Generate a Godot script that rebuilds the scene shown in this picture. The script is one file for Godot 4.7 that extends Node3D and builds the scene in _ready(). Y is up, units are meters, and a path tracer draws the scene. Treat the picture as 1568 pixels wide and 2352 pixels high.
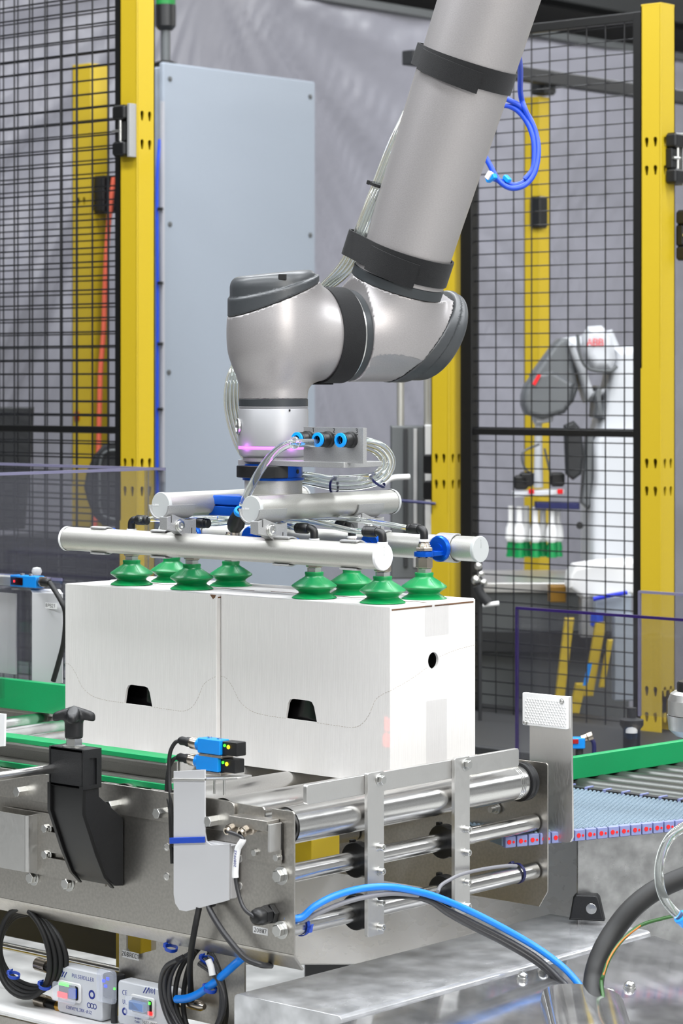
extends Node3D
# A packing cell: a robot arm lowers a suction gripper onto two white cartons at the end of a roller conveyor.
# The builders below work in millimetres: a runs along the conveyor, h is the height above the floor, b runs across it.

var M := {}
var taken := {}
var base := {}


func _ready() -> void:
	seed(7)
	_camera_and_light()
	_materials()
	_lamps()
	_room()
	_conveyor()
	_cartons()
	_gripper()
	_robot()
	_foreground()
	_background()


func _camera_and_light() -> void:
	var cam := Camera3D.new()
	cam.name = "camera"
	var lens := CameraAttributesPhysical.new()
	lens.frustum_focal_length = 95.0
	lens.frustum_focus_distance = 3.75
	lens.frustum_near = 0.05
	lens.frustum_far = 60.0
	lens.exposure_aperture = 10.5
	lens.exposure_shutter_speed = 60.0
	cam.attributes = lens
	cam.projection = Camera3D.PROJECTION_FRUSTUM
	cam.near = 0.05
	cam.far = 60.0
	cam.size = 0.05 * 2352.0 / 5966.0
	cam.frustum_offset = Vector2(0.0, -0.05 * 296.0 / 5966.0)
	cam.position = V(2325.7, 1400.0, -2748.75) * 0.001
	cam.rotation = Vector3(0.0, deg_to_rad(41.31), 0.0)
	add_child(cam)
	cam.current = true
	var we := WorldEnvironment.new()
	we.name = "world_environment"
	var e := Environment.new()
	e.background_mode = Environment.BG_COLOR
	e.background_color = Color(0.02, 0.02, 0.022)
	e.tonemap_mode = Environment.TONE_MAPPER_LINEAR
	e.tonemap_exposure = 0.84
	e.sdfgi_enabled = true
	e.ssao_enabled = true
	e.ssil_enabled = true
	we.environment = e
	add_child(we)


func _lamps() -> void:
	# photographer's soft lamp, an added unseen softbox brightening the curtain, rows of roof lamps
	softbox(V(3350, 2500, -900), V(-200, 1150, 0), 1.7, 1.3, 6.3, "tall white softbox lamp on a stand beside the discharge end of the conveyor")
	softbox(V(-600, 3400, 4700), V(-3500, 1300, 5400), 2.2, 1.4, 3.6, "wide unseen softbox lamp added inside the fenced cell to brighten the curtain")
	var k := 0
	for a in [-2000.0, -500.0, 1000.0, 2500.0]:
		for b in [-2600.0, -400.0, 1500.0, 4900.0]:
			k += 1
			roof_lamp(V(a, 3500, b), 1.35, 0.32, 6.0)


func V(a: float, h: float, b: float) -> Vector3:
	return Vector3(a, h, -b)


# ---------------------------------------------------------------- mesh helpers
class Shape:
	var v := PackedVector3Array()
	var n := PackedVector3Array()
	var uv := PackedVector2Array()
	var t := Transform3D.IDENTITY

	func to(origin: Vector3, basis := Basis.IDENTITY) -> Shape:
		t = Transform3D(basis, origin)
		return self

	func tri(a: Vector3, b: Vector3, c: Vector3, na: Vector3, nb: Vector3, nc: Vector3, ua := Vector2.ZERO, ub := Vector2.ZERO, uc := Vector2.ZERO) -> void:
		if (b - a).cross(c - a).dot(na + nb + nc) > 0.0:
			var s := b
			b = c
			c = s
			s = nb
			nb = nc
			nc = s
			var q := ub
			ub = uc
			uc = q
		for p in [a, b, c]:
			v.append(t * p)
		for p in [na, nb, nc]:
			n.append((t.basis * p).normalized())
		uv.append(ua)
		uv.append(ub)
		uv.append(uc)

	func quad(a: Vector3, b: Vector3, c: Vector3, d: Vector3, m := Vector3.ZERO) -> void:
		if m == Vector3.ZERO:
			m = (c - a).cross(d - b).normalized()
		tri(a, b, c, m, m, m, Vector2(0, 0), Vector2(1, 0), Vector2(1, 1))
		tri(a, c, d, m, m, m, Vector2(0, 0), Vector2(1, 1), Vector2(0, 1))

	# a box whose edges are chamfered by e
	func box(c: Vector3, s: Vector3, e := 0.0) -> Shape:
		var q := s * 0.5
		e = minf(e, minf(q.x, minf(q.y, q.z)) * 0.9)
		for ax in 3:
			var b1 := (ax + 1) % 3
			var b2 := (ax + 2) % 3
			for sg in [-1.0, 1.0]:
				var nn := Vector3.ZERO
				nn[ax] = sg
				var p := []
				for w in [[-1, -1], [1, -1], [1, 1], [-1, 1]]:
					var x := Vector3.ZERO
					x[ax] = sg * q[ax]
					x[b1] = w[0] * (q[b1] - e)
					x[b2] = w[1] * (q[b2] - e)
					p.append(c + x)
				quad(p[0], p[1], p[2], p[3], nn)
		if e <= 0.0:
			return self
		for ax in 3:
			var b1 := (ax + 1) % 3
			var b2 := (ax + 2) % 3
			for s1 in [-1.0, 1.0]:
				for s2 in [-1.0, 1.0]:
					var n1 := Vector3.ZERO
					n1[b1] = s1
					var n2 := Vector3.ZERO
					n2[b2] = s2
					var p := []
					for w in [[-1, 0], [1, 0], [1, 1], [-1, 1]]:
						var x := Vector3.ZERO
						x[ax] = w[0] * (q[ax] - e)
						x[b1] = s1 * (q[b1] - (e if w[1] == 1 else 0.0))
						x[b2] = s2 * (q[b2] - (0.0 if w[1] == 1 else e))
						p.append(c + x)
					tri(p[0], p[1], p[2], n1, n1, n2)
					tri(p[0], p[2], p[3], n1, n2, n2)
		for sx in [-1.0, 1.0]:
			for sy in [-1.0, 1.0]:
				for sz in [-1.0, 1.0]:
					tri(c + Vector3(sx * q.x, sy * (q.y - e), sz * (q.z - e)), c + Vector3(sx * (q.x - e), sy * q.y, sz * (q.z - e)), c + Vector3(sx * (q.x - e), sy * (q.y - e), sz * q.z), Vector3(sx, 0, 0), Vector3(0, sy, 0), Vector3(0, 0, sz))
		return self

	# an outline in x, y, drawn out along z, its rims chamfered by e
	func prism(poly: PackedVector2Array, z0: float, z1: float, e := 0.0, smooth := 40.0) -> Shape:
		var k := poly.size()
		var area := 0.0
		for i in k:
			area += poly[i].cross(poly[(i + 1) % k])
		if area < 0.0:
			poly = poly.duplicate()
			poly.reverse()
		var en := []          # outward normals of the edges
		for i in k:
			var d := poly[(i + 1) % k] - poly[i]
			en.append(Vector2(d.y, -d.x).normalized())
		var inner := PackedVector2Array()
		for i in k:
			var m: Vector2 = en[i] + en[(i + k - 1) % k]
			var l := m.length()
			m = m / l if l > 0.01 else en[i]
			inner.append(poly[i] - m * e / maxf(m.dot(en[i]), 0.4))
		var caps := Geometry2D.triangulate_polygon(inner)
		for j in range(0, caps.size(), 3):
			var a := inner[caps[j]]
			var b := inner[caps[j + 1]]
			var c := inner[caps[j + 2]]
			tri(Vector3(a.x, a.y, z0), Vector3(b.x, b.y, z0), Vector3(c.x, c.y, z0), Vector3(0, 0, -1), Vector3(0, 0, -1), Vector3(0, 0, -1), a, b, c)
			tri(Vector3(a.x, a.y, z1), Vector3(b.x, b.y, z1), Vector3(c.x, c.y, z1), Vector3(0, 0, 1), Vector3(0, 0, 1), Vector3(0, 0, 1), a, b, c)
		var lim := cos(deg_to_rad(smooth))
		for i in k:
			var j := (i + 1) % k
			var n0: Vector2 = en[i]
			var n1: Vector2 = en[i]
			var before: Vector2 = en[(i + k - 1) % k]
			var after: Vector2 = en[j]
			if n0.dot(before) > lim:
				n0 = (n0 + before).normalized()
			if n1.dot(after) > lim:
				n1 = (n1 + after).normalized()
			var m0 := Vector3(n0.x, n0.y, 0)
			var m1 := Vector3(n1.x, n1.y, 0)
			var a := Vector3(poly[i].x, poly[i].y, z0 + e)
			var b := Vector3(poly[j].x, poly[j].y, z0 + e)
			var c := Vector3(poly[j].x, poly[j].y, z1 - e)
			var d := Vector3(poly[i].x, poly[i].y, z1 - e)
			tri(a, b, c, m0, m1, m1)
			tri(a, c, d, m0, m1, m0)
			if e > 0.0:
				for w in [[z0 + e, z0, -1.0], [z1 - e, z1, 1.0]]:
					var up := Vector3(0, 0, w[2])
					var p := Vector3(poly[i].x, poly[i].y, w[0])
					var q := Vector3(poly[j].x, poly[j].y, w[0])
					var r := Vector3(inner[j].x, inner[j].y, w[1])
					var s := Vector3(inner[i].x, inner[i].y, w[1])
					tri(p, q, r, m0, m1, up)
					tri(p, r, s, m0, up, up)
		return self

	# a profile of (radius, height) turned round y
	func lathe(prof: Array, seg := 24, from := 0.0, upto := TAU, smooth := 38.0) -> Shape:
		var k := prof.size()
		var en := []
		for i in k - 1:
			var d: Vector2 = prof[i + 1] - prof[i]
			en.append(Vector2(d.y, -d.x).normalized() if d.length() > 1e-6 else Vector2.ZERO)
		var lim := cos(deg_to_rad(smooth))
		for i in k - 1:
			if en[i] == Vector2.ZERO:
				continue
			var n0: Vector2 = en[i]
			var n1: Vector2 = en[i]
			if i > 0 and n0.dot(en[i - 1]) > lim:
				n0 = (n0 + en[i - 1]).normalized()
			if i < k - 2 and n1.dot(en[i + 1]) > lim:
				n1 = (n1 + en[i + 1]).normalized()
			for s in seg:
				var u := from + (upto - from) * s / seg
				var w := from + (upto - from) * (s + 1) / seg
				var du := Vector3(cos(u), 0, sin(u))
				var dw := Vector3(cos(w), 0, sin(w))
				var up := Vector3.UP
				var p0: Vector2 = prof[i]
				var p1: Vector2 = prof[i + 1]
				var a := du * p0.x + up * p0.y
				var b := dw * p0.x + up * p0.y
				var c := dw * p1.x + up * p1.y
				var d := du * p1.x + up * p1.y
				var na := du * n0.x + up * n0.y
				var nb := dw * n0.x + up * n0.y
				var nc := dw * n1.x + up * n1.y
				var nd := du * n1.x + up * n1.y
				if p0.x > 1e-5:
					tri(a, b, c, na, nb, nc)
				if p1.x > 1e-5:
					tri(a, c, d, na, nc, nd)
		return self

	# a round bar along a path
	func tube(pts: Array, r: float, seg := 10, closed := false, squash := 1.0) -> Shape:
		var k := pts.size()
		var frames := []
		var x := Vector3.ZERO
		for i in k:
			var d: Vector3
			if closed:
				d = pts[(i + 1) % k] - pts[(i + k - 1) % k]
			else:
				d = pts[mini(i + 1, k - 1)] - pts[maxi(i - 1, 0)]
			d = d.normalized()
			if x == Vector3.ZERO:
				x = d.cross(Vector3.UP if absf(d.y) < 0.9 else Vector3.RIGHT).normalized()
			else:
				x = (x - d * x.dot(d)).normalized()
			frames.append([x, d.cross(x)])
		var last := k if closed else k - 1
		for i in last:
			var j := (i + 1) % k
			for s in seg:
				var u := TAU * s / seg
				var w := TAU * (s + 1) / seg
				var n0: Vector3 = frames[i][0] * cos(u) + frames[i][1] * sin(u)
				var n1: Vector3 = frames[i][0] * cos(w) + frames[i][1] * sin(w)
				var n2: Vector3 = frames[j][0] * cos(w) + frames[j][1] * sin(w)
				var n3: Vector3 = frames[j][0] * cos(u) + frames[j][1] * sin(u)
				var a: Vector3 = pts[i] + n0 * r
				var b: Vector3 = pts[i] + n1 * r
				var c: Vector3 = pts[j] + n2 * r
				var e: Vector3 = pts[j] + n3 * r
				tri(a, b, c, n0, n1, n2)
				tri(a, c, e, n0, n2, n3)
		if not closed:
			for w in [[0, 1], [k - 1, k - 2]]:
				var o: Vector3 = pts[w[0]]
				var d: Vector3 = (o - pts[w[1]]).normalized()
				for s in seg:
					var u := TAU * s / seg
					var z := TAU * (s + 1) / seg
					tri(o, o + (frames[w[0]][0] * cos(u) + frames[w[0]][1] * sin(u)) * r, o + (frames[w[0]][0] * cos(z) + frames[w[0]][1] * sin(z)) * r, d, d, d)
		return self

	# a flat strip of width along "across" and thickness "thick", following a path (bent sheet, band, belt)
	func strip(pts: Array, across: Vector3, width: float, thick: float, closed := false) -> Shape:
		var k := pts.size()
		var w := across.normalized() * width * 0.5
		var ns := []
		for i in k:
			var d: Vector3
			if closed:
				d = pts[(i + 1) % k] - pts[(i + k - 1) % k]
			else:
				d = pts[mini(i + 1, k - 1)] - pts[maxi(i - 1, 0)]
			ns.append(d.cross(across).normalized())
		var last := k if closed else k - 1
		for i in last:
			var j := (i + 1) % k
			var p: Vector3 = pts[i]
			var q: Vector3 = pts[j]
			var n0: Vector3 = ns[i]
			var n1: Vector3 = ns[j]
			var o0 := n0 * thick * 0.5
			var o1 := n1 * thick * 0.5
			for s in [1.0, -1.0]:
				tri(p - w + o0 * s, p + w + o0 * s, q + w + o1 * s, n0 * s, n0 * s, n1 * s)
				tri(p - w + o0 * s, q + w + o1 * s, q - w + o1 * s, n0 * s, n1 * s, n1 * s)
				var e: Vector3 = across.normalized() * s
				tri(p + w * s - o0, p + w * s + o0, q + w * s + o1, e, e, e)
				tri(p + w * s - o0, q + w * s + o1, q + w * s - o1, e, e, e)
		if not closed:
			for c in [[0, 1], [k - 1, k - 2]]:
				var p: Vector3 = pts[c[0]]
				var d: Vector3 = (p - pts[c[1]]).normalized()
				var o: Vector3 = ns[c[0]] * thick * 0.5
				quad(p - w - o, p + w - o, p + w + o, p - w + o, d)
		return self

	# a wall in x, y of thickness z1 - z0 with openings; columns of [x0, x1, [[upper rim], [lower rim]], ...], rims listed from x0 to x1, lowest opening first
	func pierced(x0: float, x1: float, y0: float, y1: float, z0: float, z1: float, columns: Array) -> Shape:
		var x := x0
		var pieces := []
		for c in columns:
			pieces.append(PackedVector2Array([Vector2(x, y0), Vector2(c[0], y0), Vector2(c[0], y1), Vector2(x, y1)]))
			var low := PackedVector2Array([Vector2(c[0], y0), Vector2(c[1], y0)])
			for k in range(2, c.size()):
				var rim: Array = c[k]
				var piece := low.duplicate()
				for i in range(rim[1].size() - 1, -1, -1):
					piece.append(rim[1][i])
				pieces.append(piece)
				low = PackedVector2Array(rim[0])
				var loop: Array = rim[0].duplicate()
				for i in range(rim[1].size() - 1, -1, -1):
					loop.append(rim[1][i])
				for i in loop.size():
					var p: Vector2 = loop[i]
					var q: Vector2 = loop[(i + 1) % loop.size()]
					if p.distance_to(q) > 1e-4:
						var m := Vector3(p.y - q.y, q.x - p.x, 0).normalized()
						quad(Vector3(p.x, p.y, z0), Vector3(q.x, q.y, z0), Vector3(q.x, q.y, z1), Vector3(p.x, p.y, z1), -m)
			low.append(Vector2(c[1], y1))
			low.append(Vector2(c[0], y1))
			pieces.append(low)
			x = c[1]
		pieces.append(PackedVector2Array([Vector2(x, y0), Vector2(x1, y0), Vector2(x1, y1), Vector2(x, y1)]))
		for raw in pieces:
			var piece := PackedVector2Array()
			for p in raw:
				if piece.is_empty() or piece[-1].distance_to(p) > 1e-4:
					piece.append(p)
			if piece.size() < 3:
				continue
			var ids := Geometry2D.triangulate_polygon(piece)
			for j in range(0, ids.size(), 3):
				for z in [[z0, -1.0], [z1, 1.0]]:
					var m := Vector3(0, 0, z[1])
					var a := piece[ids[j]]
					var b := piece[ids[j + 1]]
					var d := piece[ids[j + 2]]
					tri(Vector3(a.x, a.y, z[0]), Vector3(b.x, b.y, z[0]), Vector3(d.x, d.y, z[0]), m, m, m, a, b, d)
		quad(Vector3(x0, y0, z0), Vector3(x1, y0, z0), Vector3(x1, y0, z1), Vector3(x0, y0, z1), Vector3.DOWN)
		quad(Vector3(x0, y1, z0), Vector3(x1, y1, z0), Vector3(x1, y1, z1), Vector3(x0, y1, z1), Vector3.UP)
		quad(Vector3(x0, y0, z0), Vector3(x0, y1, z0), Vector3(x0, y1, z1), Vector3(x0, y0, z1), Vector3.LEFT)
		quad(Vector3(x1, y0, z0), Vector3(x1, y1, z0), Vector3(x1, y1, z1), Vector3(x1, y0, z1), Vector3.RIGHT)
		return self

	# the surface where a distance field is nought, meshed as surface nets on a grid of cells
	func field(f: Callable, lo: Vector3, hi: Vector3, cell: float) -> Shape:
		var nx := int(ceil((hi.x - lo.x) / cell)) + 1
		var ny := int(ceil((hi.y - lo.y) / cell)) + 1
		var nz := int(ceil((hi.z - lo.z) / cell)) + 1
		var d := PackedFloat32Array()
		d.resize(nx * ny * nz)
		d.fill(1e3)
		var blk := 5
		var reach := cell * blk * 0.95
		for bi in range(0, nx, blk):
			for bj in range(0, ny, blk):
				for bk in range(0, nz, blk):
					var mid: Vector3 = lo + Vector3(bi + 2, bj + 2, bk + 2) * cell
					var dm: float = f.call(mid)
					var far := absf(dm) > reach
					for i in range(bi, mini(bi + blk, nx)):
						for j in range(bj, mini(bj + blk, ny)):
							for k in range(bk, mini(bk + blk, nz)):
								d[(i * ny + j) * nz + k] = dm if far else f.call(lo + Vector3(i, j, k) * cell)
		var ids := {}
		var ps := []
		var sx := ny * nz
		for i in nx - 1:
			for j in ny - 1:
				for k in nz - 1:
					var o := (i * ny + j) * nz + k
					var c := [d[o], d[o + 1], d[o + nz], d[o + nz + 1], d[o + sx], d[o + sx + 1], d[o + sx + nz], d[o + sx + nz + 1]]
					var neg := 0
					for x in c:
						if x < 0.0:
							neg += 1
					if neg == 0 or neg == 8:
						continue
					var sum := Vector3.ZERO
					var cnt := 0
					for e in [[0, 1], [2, 3], [4, 5], [6, 7], [0, 2], [1, 3], [4, 6], [5, 7], [0, 4], [1, 5], [2, 6], [3, 7]]:
						var u: float = c[e[0]]
						var w: float = c[e[1]]
						if (u < 0.0) != (w < 0.0):
							var s := u / (u - w)
							var pa := Vector3(e[0] >> 2, (e[0] >> 1) & 1, e[0] & 1)
							var pb := Vector3(e[1] >> 2, (e[1] >> 1) & 1, e[1] & 1)
							sum += pa.lerp(pb, s)
							cnt += 1
					ids[o] = ps.size()
					ps.append(lo + (Vector3(i, j, k) + sum / cnt) * cell)
		var ns := []
		var h := cell * 0.35
		for i in ps.size():
			var p: Vector3 = ps[i]
			var f0: float = f.call(p)
			var g := Vector3(f.call(p + Vector3(h, 0, 0)) - f0, f.call(p + Vector3(0, h, 0)) - f0, f.call(p + Vector3(0, 0, h)) - f0)
			var m := g.normalized()
			ns.append(m)
			ps[i] = p - m * clampf(f0 / maxf(g.length() / h, 0.3), -cell * 0.6, cell * 0.6)
		for i in range(1, nx - 1):
			for j in range(1, ny - 1):
				for k in range(1, nz - 1):
					var o := (i * ny + j) * nz + k
					var s0 := d[o] < 0.0
					for w in [[1, nz, sx], [nz, sx, 1], [sx, 1, nz]]:
						if (d[o + w[0]] < 0.0) != s0:
							var q := [ids.get(o), ids.get(o - w[1]), ids.get(o - w[1] - w[2]), ids.get(o - w[2])]
							if null in q:
								continue
							tri(ps[q[0]], ps[q[1]], ps[q[2]], ns[q[0]], ns[q[1]], ns[q[2]])
							tri(ps[q[0]], ps[q[2]], ps[q[3]], ns[q[0]], ns[q[2]], ns[q[3]])
		return self

	func letters(text: String, size: float, depth: float, serif := false) -> Shape:
		var f := SystemFont.new()
		f.font_names = PackedStringArray(["Droid Serif" if serif else "Droid Sans Mono"])
		var tm := TextMesh.new()
		tm.text = text
		tm.font = f
		tm.font_size = 32
		tm.pixel_size = size / 32.0
		tm.depth = depth
		tm.curve_step = 2.0
		for si in tm.get_surface_count():
			var arr := tm.surface_get_arrays(si)
			var vs: PackedVector3Array = arr[Mesh.ARRAY_VERTEX]
			var nn: PackedVector3Array = arr[Mesh.ARRAY_NORMAL]
			var ix: PackedInt32Array = arr[Mesh.ARRAY_INDEX]
			for j in range(0, ix.size(), 3):
				tri(vs[ix[j]], vs[ix[j + 1]], vs[ix[j + 2]], nn[ix[j]], nn[ix[j + 1]], nn[ix[j + 2]])
		return self


func sh() -> Shape:
	return Shape.new()


func numbered(called: String) -> String:
	var k: int = taken.get(called, 0)
	taken[called] = k + 1
	return called if k == 0 else "%s_%03d" % [called, k]


func thing(called: String, label: String, category: String, at: Vector3, group := "") -> Node3D:
	var o := Node3D.new()
	o.name = numbered(called)
	o.position = at * 0.001
	base[o] = at
	add_child(o, true)
	tag(o, label, category, group)
	return o


func tag(o: Node, label: String, category: String, group := "") -> void:
	o.set_meta("label", label)
	o.set_meta("category", category)
	if group:
		o.set_meta("group", group)


func mesh_of(s: Shape, origin: Vector3) -> ArrayMesh:
	var arr := []
	arr.resize(Mesh.ARRAY_MAX)
	var vs := PackedVector3Array()
	vs.resize(s.v.size())
	for i in s.v.size():
		vs[i] = (s.v[i] - origin) * 0.001
	arr[Mesh.ARRAY_VERTEX] = vs
	arr[Mesh.ARRAY_NORMAL] = s.n
	arr[Mesh.ARRAY_TEX_UV] = s.uv
	var m := ArrayMesh.new()
	m.add_surface_from_arrays(Mesh.PRIMITIVE_TRIANGLES, arr)
	return m


# a part of a thing (or a sub-part of a part): its shape is given in the millimetres of the whole cell
func part(called: String, s: Shape, mat: Material, parent: Node3D) -> MeshInstance3D:
	var o := MeshInstance3D.new()
	o.name = called
	o.mesh = mesh_of(s, base[parent])
	o.material_override = mat
	base[o] = base[parent]
	parent.add_child(o, true)
	return o


# a thing that is one mesh
func solo(called: String, s: Shape, mat: Material, label: String, category: String, at: Vector3, group := "") -> MeshInstance3D:
	var o := MeshInstance3D.new()
	o.name = numbered(called)
	o.mesh = mesh_of(s, at)
	o.position = at * 0.001
	o.material_override = mat
	base[o] = at
	add_child(o, true)
	tag(o, label, category, group)
	return o


func struct(called: String, s: Shape, mat: Material, parent: Node3D = null) -> MeshInstance3D:
	var o := MeshInstance3D.new()
	o.name = called
	o.mesh = mesh_of(s, Vector3.ZERO)
	o.material_override = mat
	o.set_meta("kind", "structure")
	base[o] = Vector3.ZERO
	(parent if parent else self as Node3D).add_child(o, true)
	return o


func dup(o: Node3D, shift: Vector3, label: String, group := "") -> Node3D:
	var stem := str(o.name)
	if stem.length() > 4 and stem[-4] == "_" and stem.right(3).is_valid_int():
		stem = stem.left(-4)
	var c := o.duplicate() as Node3D
	c.name = numbered(stem)
	add_child(c, true)
	c.position = o.position + shift * 0.001
	c.set_meta("label", label)
	if group:
		c.set_meta("group", group)
	return c


# a smooth curve through the points
func curve(pts: Array, step := 8, closed := false) -> Array:
	var out := []
	var k := pts.size()
	var last := k if closed else k - 1
	for i in last:
		var p0: Vector3 = pts[(i + k - 1) % k] if closed or i > 0 else pts[0] * 2.0 - pts[1]
		var p1: Vector3 = pts[i]
		var p2: Vector3 = pts[(i + 1) % k]
		var p3: Vector3 = pts[(i + 2) % k] if closed or i + 2 < k else pts[k - 1] * 2.0 - pts[k - 2]
		for s in step:
			var u := float(s) / step
			out.append(0.5 * (2.0 * p1 + (p2 - p0) * u + (2.0 * p0 - 5.0 * p1 + 4.0 * p2 - p3) * u * u + (3.0 * p1 - p0 - 3.0 * p2 + p3) * u * u * u))
	if not closed:
		out.append(pts[k - 1])
	return out


# a basis whose y runs along d
func along(d: Vector3, hint := Vector3.UP) -> Basis:
	var y := d.normalized()
	if absf(y.dot(hint.normalized())) > 0.98:
		hint = Vector3.RIGHT
	var x := y.cross(hint).normalized()
	return Basis(x, y, x.cross(y))


# a basis for things on the near face of the machine (their z comes out of the face) and on its discharge face
func facing_front() -> Basis:
	return Basis.IDENTITY


func facing_end() -> Basis:
	return Basis(Vector3(0, 0, -1), Vector3.UP, Vector3(1, 0, 0))


func rounded(x0: float, y0: float, x1: float, y1: float, r: float, seg := 4) -> PackedVector2Array:
	var out := PackedVector2Array()
	for c in [[x1 - r, y1 - r, 0.0], [x0 + r, y1 - r, 0.25], [x0 + r, y0 + r, 0.5], [x1 - r, y0 + r, 0.75]]:
		for i in seg + 1:
			var u: float = (c[2] + 0.25 * i / seg) * TAU
			out.append(Vector2(c[0] + cos(u) * r, c[1] + sin(u) * r))
	return out


func hexagon(across_flats: float, turn := 0.0) -> PackedVector2Array:
	var out := PackedVector2Array()
	for i in 6:
		var u := TAU * i / 6 + turn
		out.append(Vector2(cos(u), sin(u)) * across_flats / sqrt(3.0))
	return out


func smin(a: float, b: float, k: float) -> float:
	var h := maxf(k - absf(a - b), 0.0) / k
	return minf(a, b) - h * h * k * 0.25


func smax(a: float, b: float, k: float) -> float:
	return -smin(-a, -b, k)


# ---------------------------------------------------------------- materials
func noise_tex(freq: float, oct: int, ramp: Array, seed_no: int, size := 512, ridged := false) -> NoiseTexture2D:
	var f := FastNoiseLite.new()
	f.seed = seed_no
	f.frequency = freq
	f.noise_type = FastNoiseLite.TYPE_SIMPLEX_SMOOTH
	f.fractal_octaves = oct
	if ridged:
		f.fractal_type = FastNoiseLite.FRACTAL_RIDGED
	var g := Gradient.new()
	g.set_color(0, ramp[0])
	g.set_color(1, ramp[1])
	var t := NoiseTexture2D.new()
	t.width = size
	t.height = size
	t.seamless = true
	t.noise = f
	t.color_ramp = g
	return t


func grey(x: float) -> Color:
	return Color(x, x, x)


func mat(called: String, c: Color, rough: float, metal := 0.0) -> StandardMaterial3D:
	var m := StandardMaterial3D.new()
	m.resource_name = called
	m.albedo_color = c
	m.roughness = rough
	m.metallic = metal
	M[called] = m
	return m


func tri_map(m: StandardMaterial3D, scale: Vector3) -> void:
	m.uv1_triplanar = true
	m.uv1_scale = scale


func _materials() -> void:
	var grain := noise_tex(0.11, 3, [grey(0.90), grey(1.0)], 3)
	var blotch := noise_tex(0.012, 4, [grey(0.72), grey(1.0)], 11)
	var brush := noise_tex(0.05, 4, [grey(0.55), grey(1.0)], 5)
	var smear := noise_tex(0.014, 4, [grey(0.35), grey(1.0)], 21)
	var bump_fine := noise_tex(0.16, 2, [grey(0.0), grey(1.0)], 9)
	var weave := noise_tex(0.28, 2, [grey(0.25), grey(1.0)], 14)
	var m := mat("steel plate", Color(0.74, 0.725, 0.70), 0.42, 1.0)      # bead-blasted stainless side plates
	m.roughness_texture = blotch
	m.albedo_texture = grain
	tri_map(m, Vector3(3, 3, 3))
	m = mat("steel brushed", Color(0.82, 0.815, 0.805), 0.5, 1.0)
	m.roughness_texture = brush
	tri_map(m, Vector3(20, 2.2, 20))
	m = mat("steel bright", Color(0.86, 0.855, 0.845), 0.26, 1.0)           # rollers, round bars
	m.roughness_texture = blotch
	m.albedo_texture = grain
	tri_map(m, Vector3(8, 8, 8))
	m = mat("steel cover", Color(0.87, 0.875, 0.885), 0.27, 0.62)             # folded sheet covers
	m.roughness_texture = smear
	m.albedo_texture = blotch
	tri_map(m, Vector3(2.6, 2.6, 2.6))
	m = mat("steel glossy", Color(0.84, 0.84, 0.845), 0.17, 0.88)
	m.roughness_texture = smear
	m.albedo_texture = blotch
	tri_map(m, Vector3(2.2, 2.2, 2.2))
	m = mat("steel cabinet", Color(0.74, 0.74, 0.74), 0.5, 1.0)
	m.roughness_texture = smear
	m.albedo_texture = blotch
	tri_map(m, Vector3(4, 4, 4))
	m = mat("sheet pale", Color(0.95, 0.95, 0.96), 0.45, 0.1)
	m.roughness_texture = smear
	tri_map(m, Vector3(4, 4, 4))
	mat("tab satin", Color(0.82, 0.82, 0.83), 0.38, 0.45)
	mat("zinc", Color(0.80, 0.80, 0.79), 0.28, 1.0)
	mat("nickel", Color(0.74, 0.70, 0.65), 0.25, 1.0)
	mat("brass", Color(0.80, 0.62, 0.28), 0.3, 1.0)
	m = mat("aluminium", Color(0.76, 0.755, 0.735), 0.48, 0.85)             # anodized tubes
	m.albedo_texture = grain
	tri_map(m, Vector3(9, 9, 9))
	m = mat("aluminium flat", Color(0.70, 0.70, 0.70), 0.5, 0.7)
	m.albedo_texture = grain
	tri_map(m, Vector3(7, 7, 7))
	mat("cap grey", Color(0.66, 0.67, 0.67), 0.55)
	m = mat("robot paint", Color(0.64, 0.625, 0.625), 0.40, 0.55)
	m.clearcoat_enabled = true
	m.clearcoat = 0.08
	m.clearcoat_roughness = 0.28
	m.albedo_texture = grain
	tri_map(m, Vector3(7, 7, 7))
	m = mat("robot lid", Color(0.225, 0.235, 0.245), 0.4, 0.0)
	m.albedo_texture = grain
	tri_map(m, Vector3(7, 7, 7))
	mat("robot seal", Color(0.16, 0.175, 0.185), 0.45)
	m = mat("wrist satin", Color(0.58, 0.58, 0.59), 0.46, 0.4)
	m = mat("hook band", Color(0.085, 0.088, 0.10), 0.95)
	m.albedo_texture = weave
	m.rim_enabled = true
	m.rim = 0.35
	m.heightmap_enabled = true
	m.heightmap_scale = 0.12
	m.heightmap_texture = weave
	tri_map(m, Vector3(9, 9, 9))
	mat("black plastic", Color(0.035, 0.036, 0.04), 0.42)
	m = mat("black grained", Color(0.06, 0.062, 0.07), 0.45)
	m.heightmap_enabled = true
	m.heightmap_scale = 0.02
	m.heightmap_texture = bump_fine
	tri_map(m, Vector3(10, 10, 10))
	mat("rubber", Color(0.028, 0.028, 0.03), 0.6)
	mat("grey cable", Color(0.17, 0.17, 0.18), 0.42)
	mat("pale cable", Color(0.46, 0.46, 0.48), 0.45)
	mat("blue cable", Color(0.0, 0.46, 0.84), 0.4)
	mat("deep blue cable", Color(0.06, 0.25, 0.72), 0.4)
	mat("tie blue", Color(0.07, 0.25, 0.66), 0.4)
	mat("tie navy", Color(0.08, 0.09, 0.28), 0.4)
	mat("anodized blue", Color(0.0, 0.32, 0.74), 0.28, 0.6)
	mat("push blue", Color(0.0, 0.55, 0.90), 0.4)
	mat("sensor blue", Color(0.0, 0.48, 0.80), 0.36)
	m = mat("silicone green", Color(0.0, 0.50, 0.26), 0.36)
	m.subsurf_scatter_enabled = true
	m.subsurf_scatter_strength = 0.15
	m = mat("rail green", Color(0.0, 0.57, 0.33), 0.42)
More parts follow.
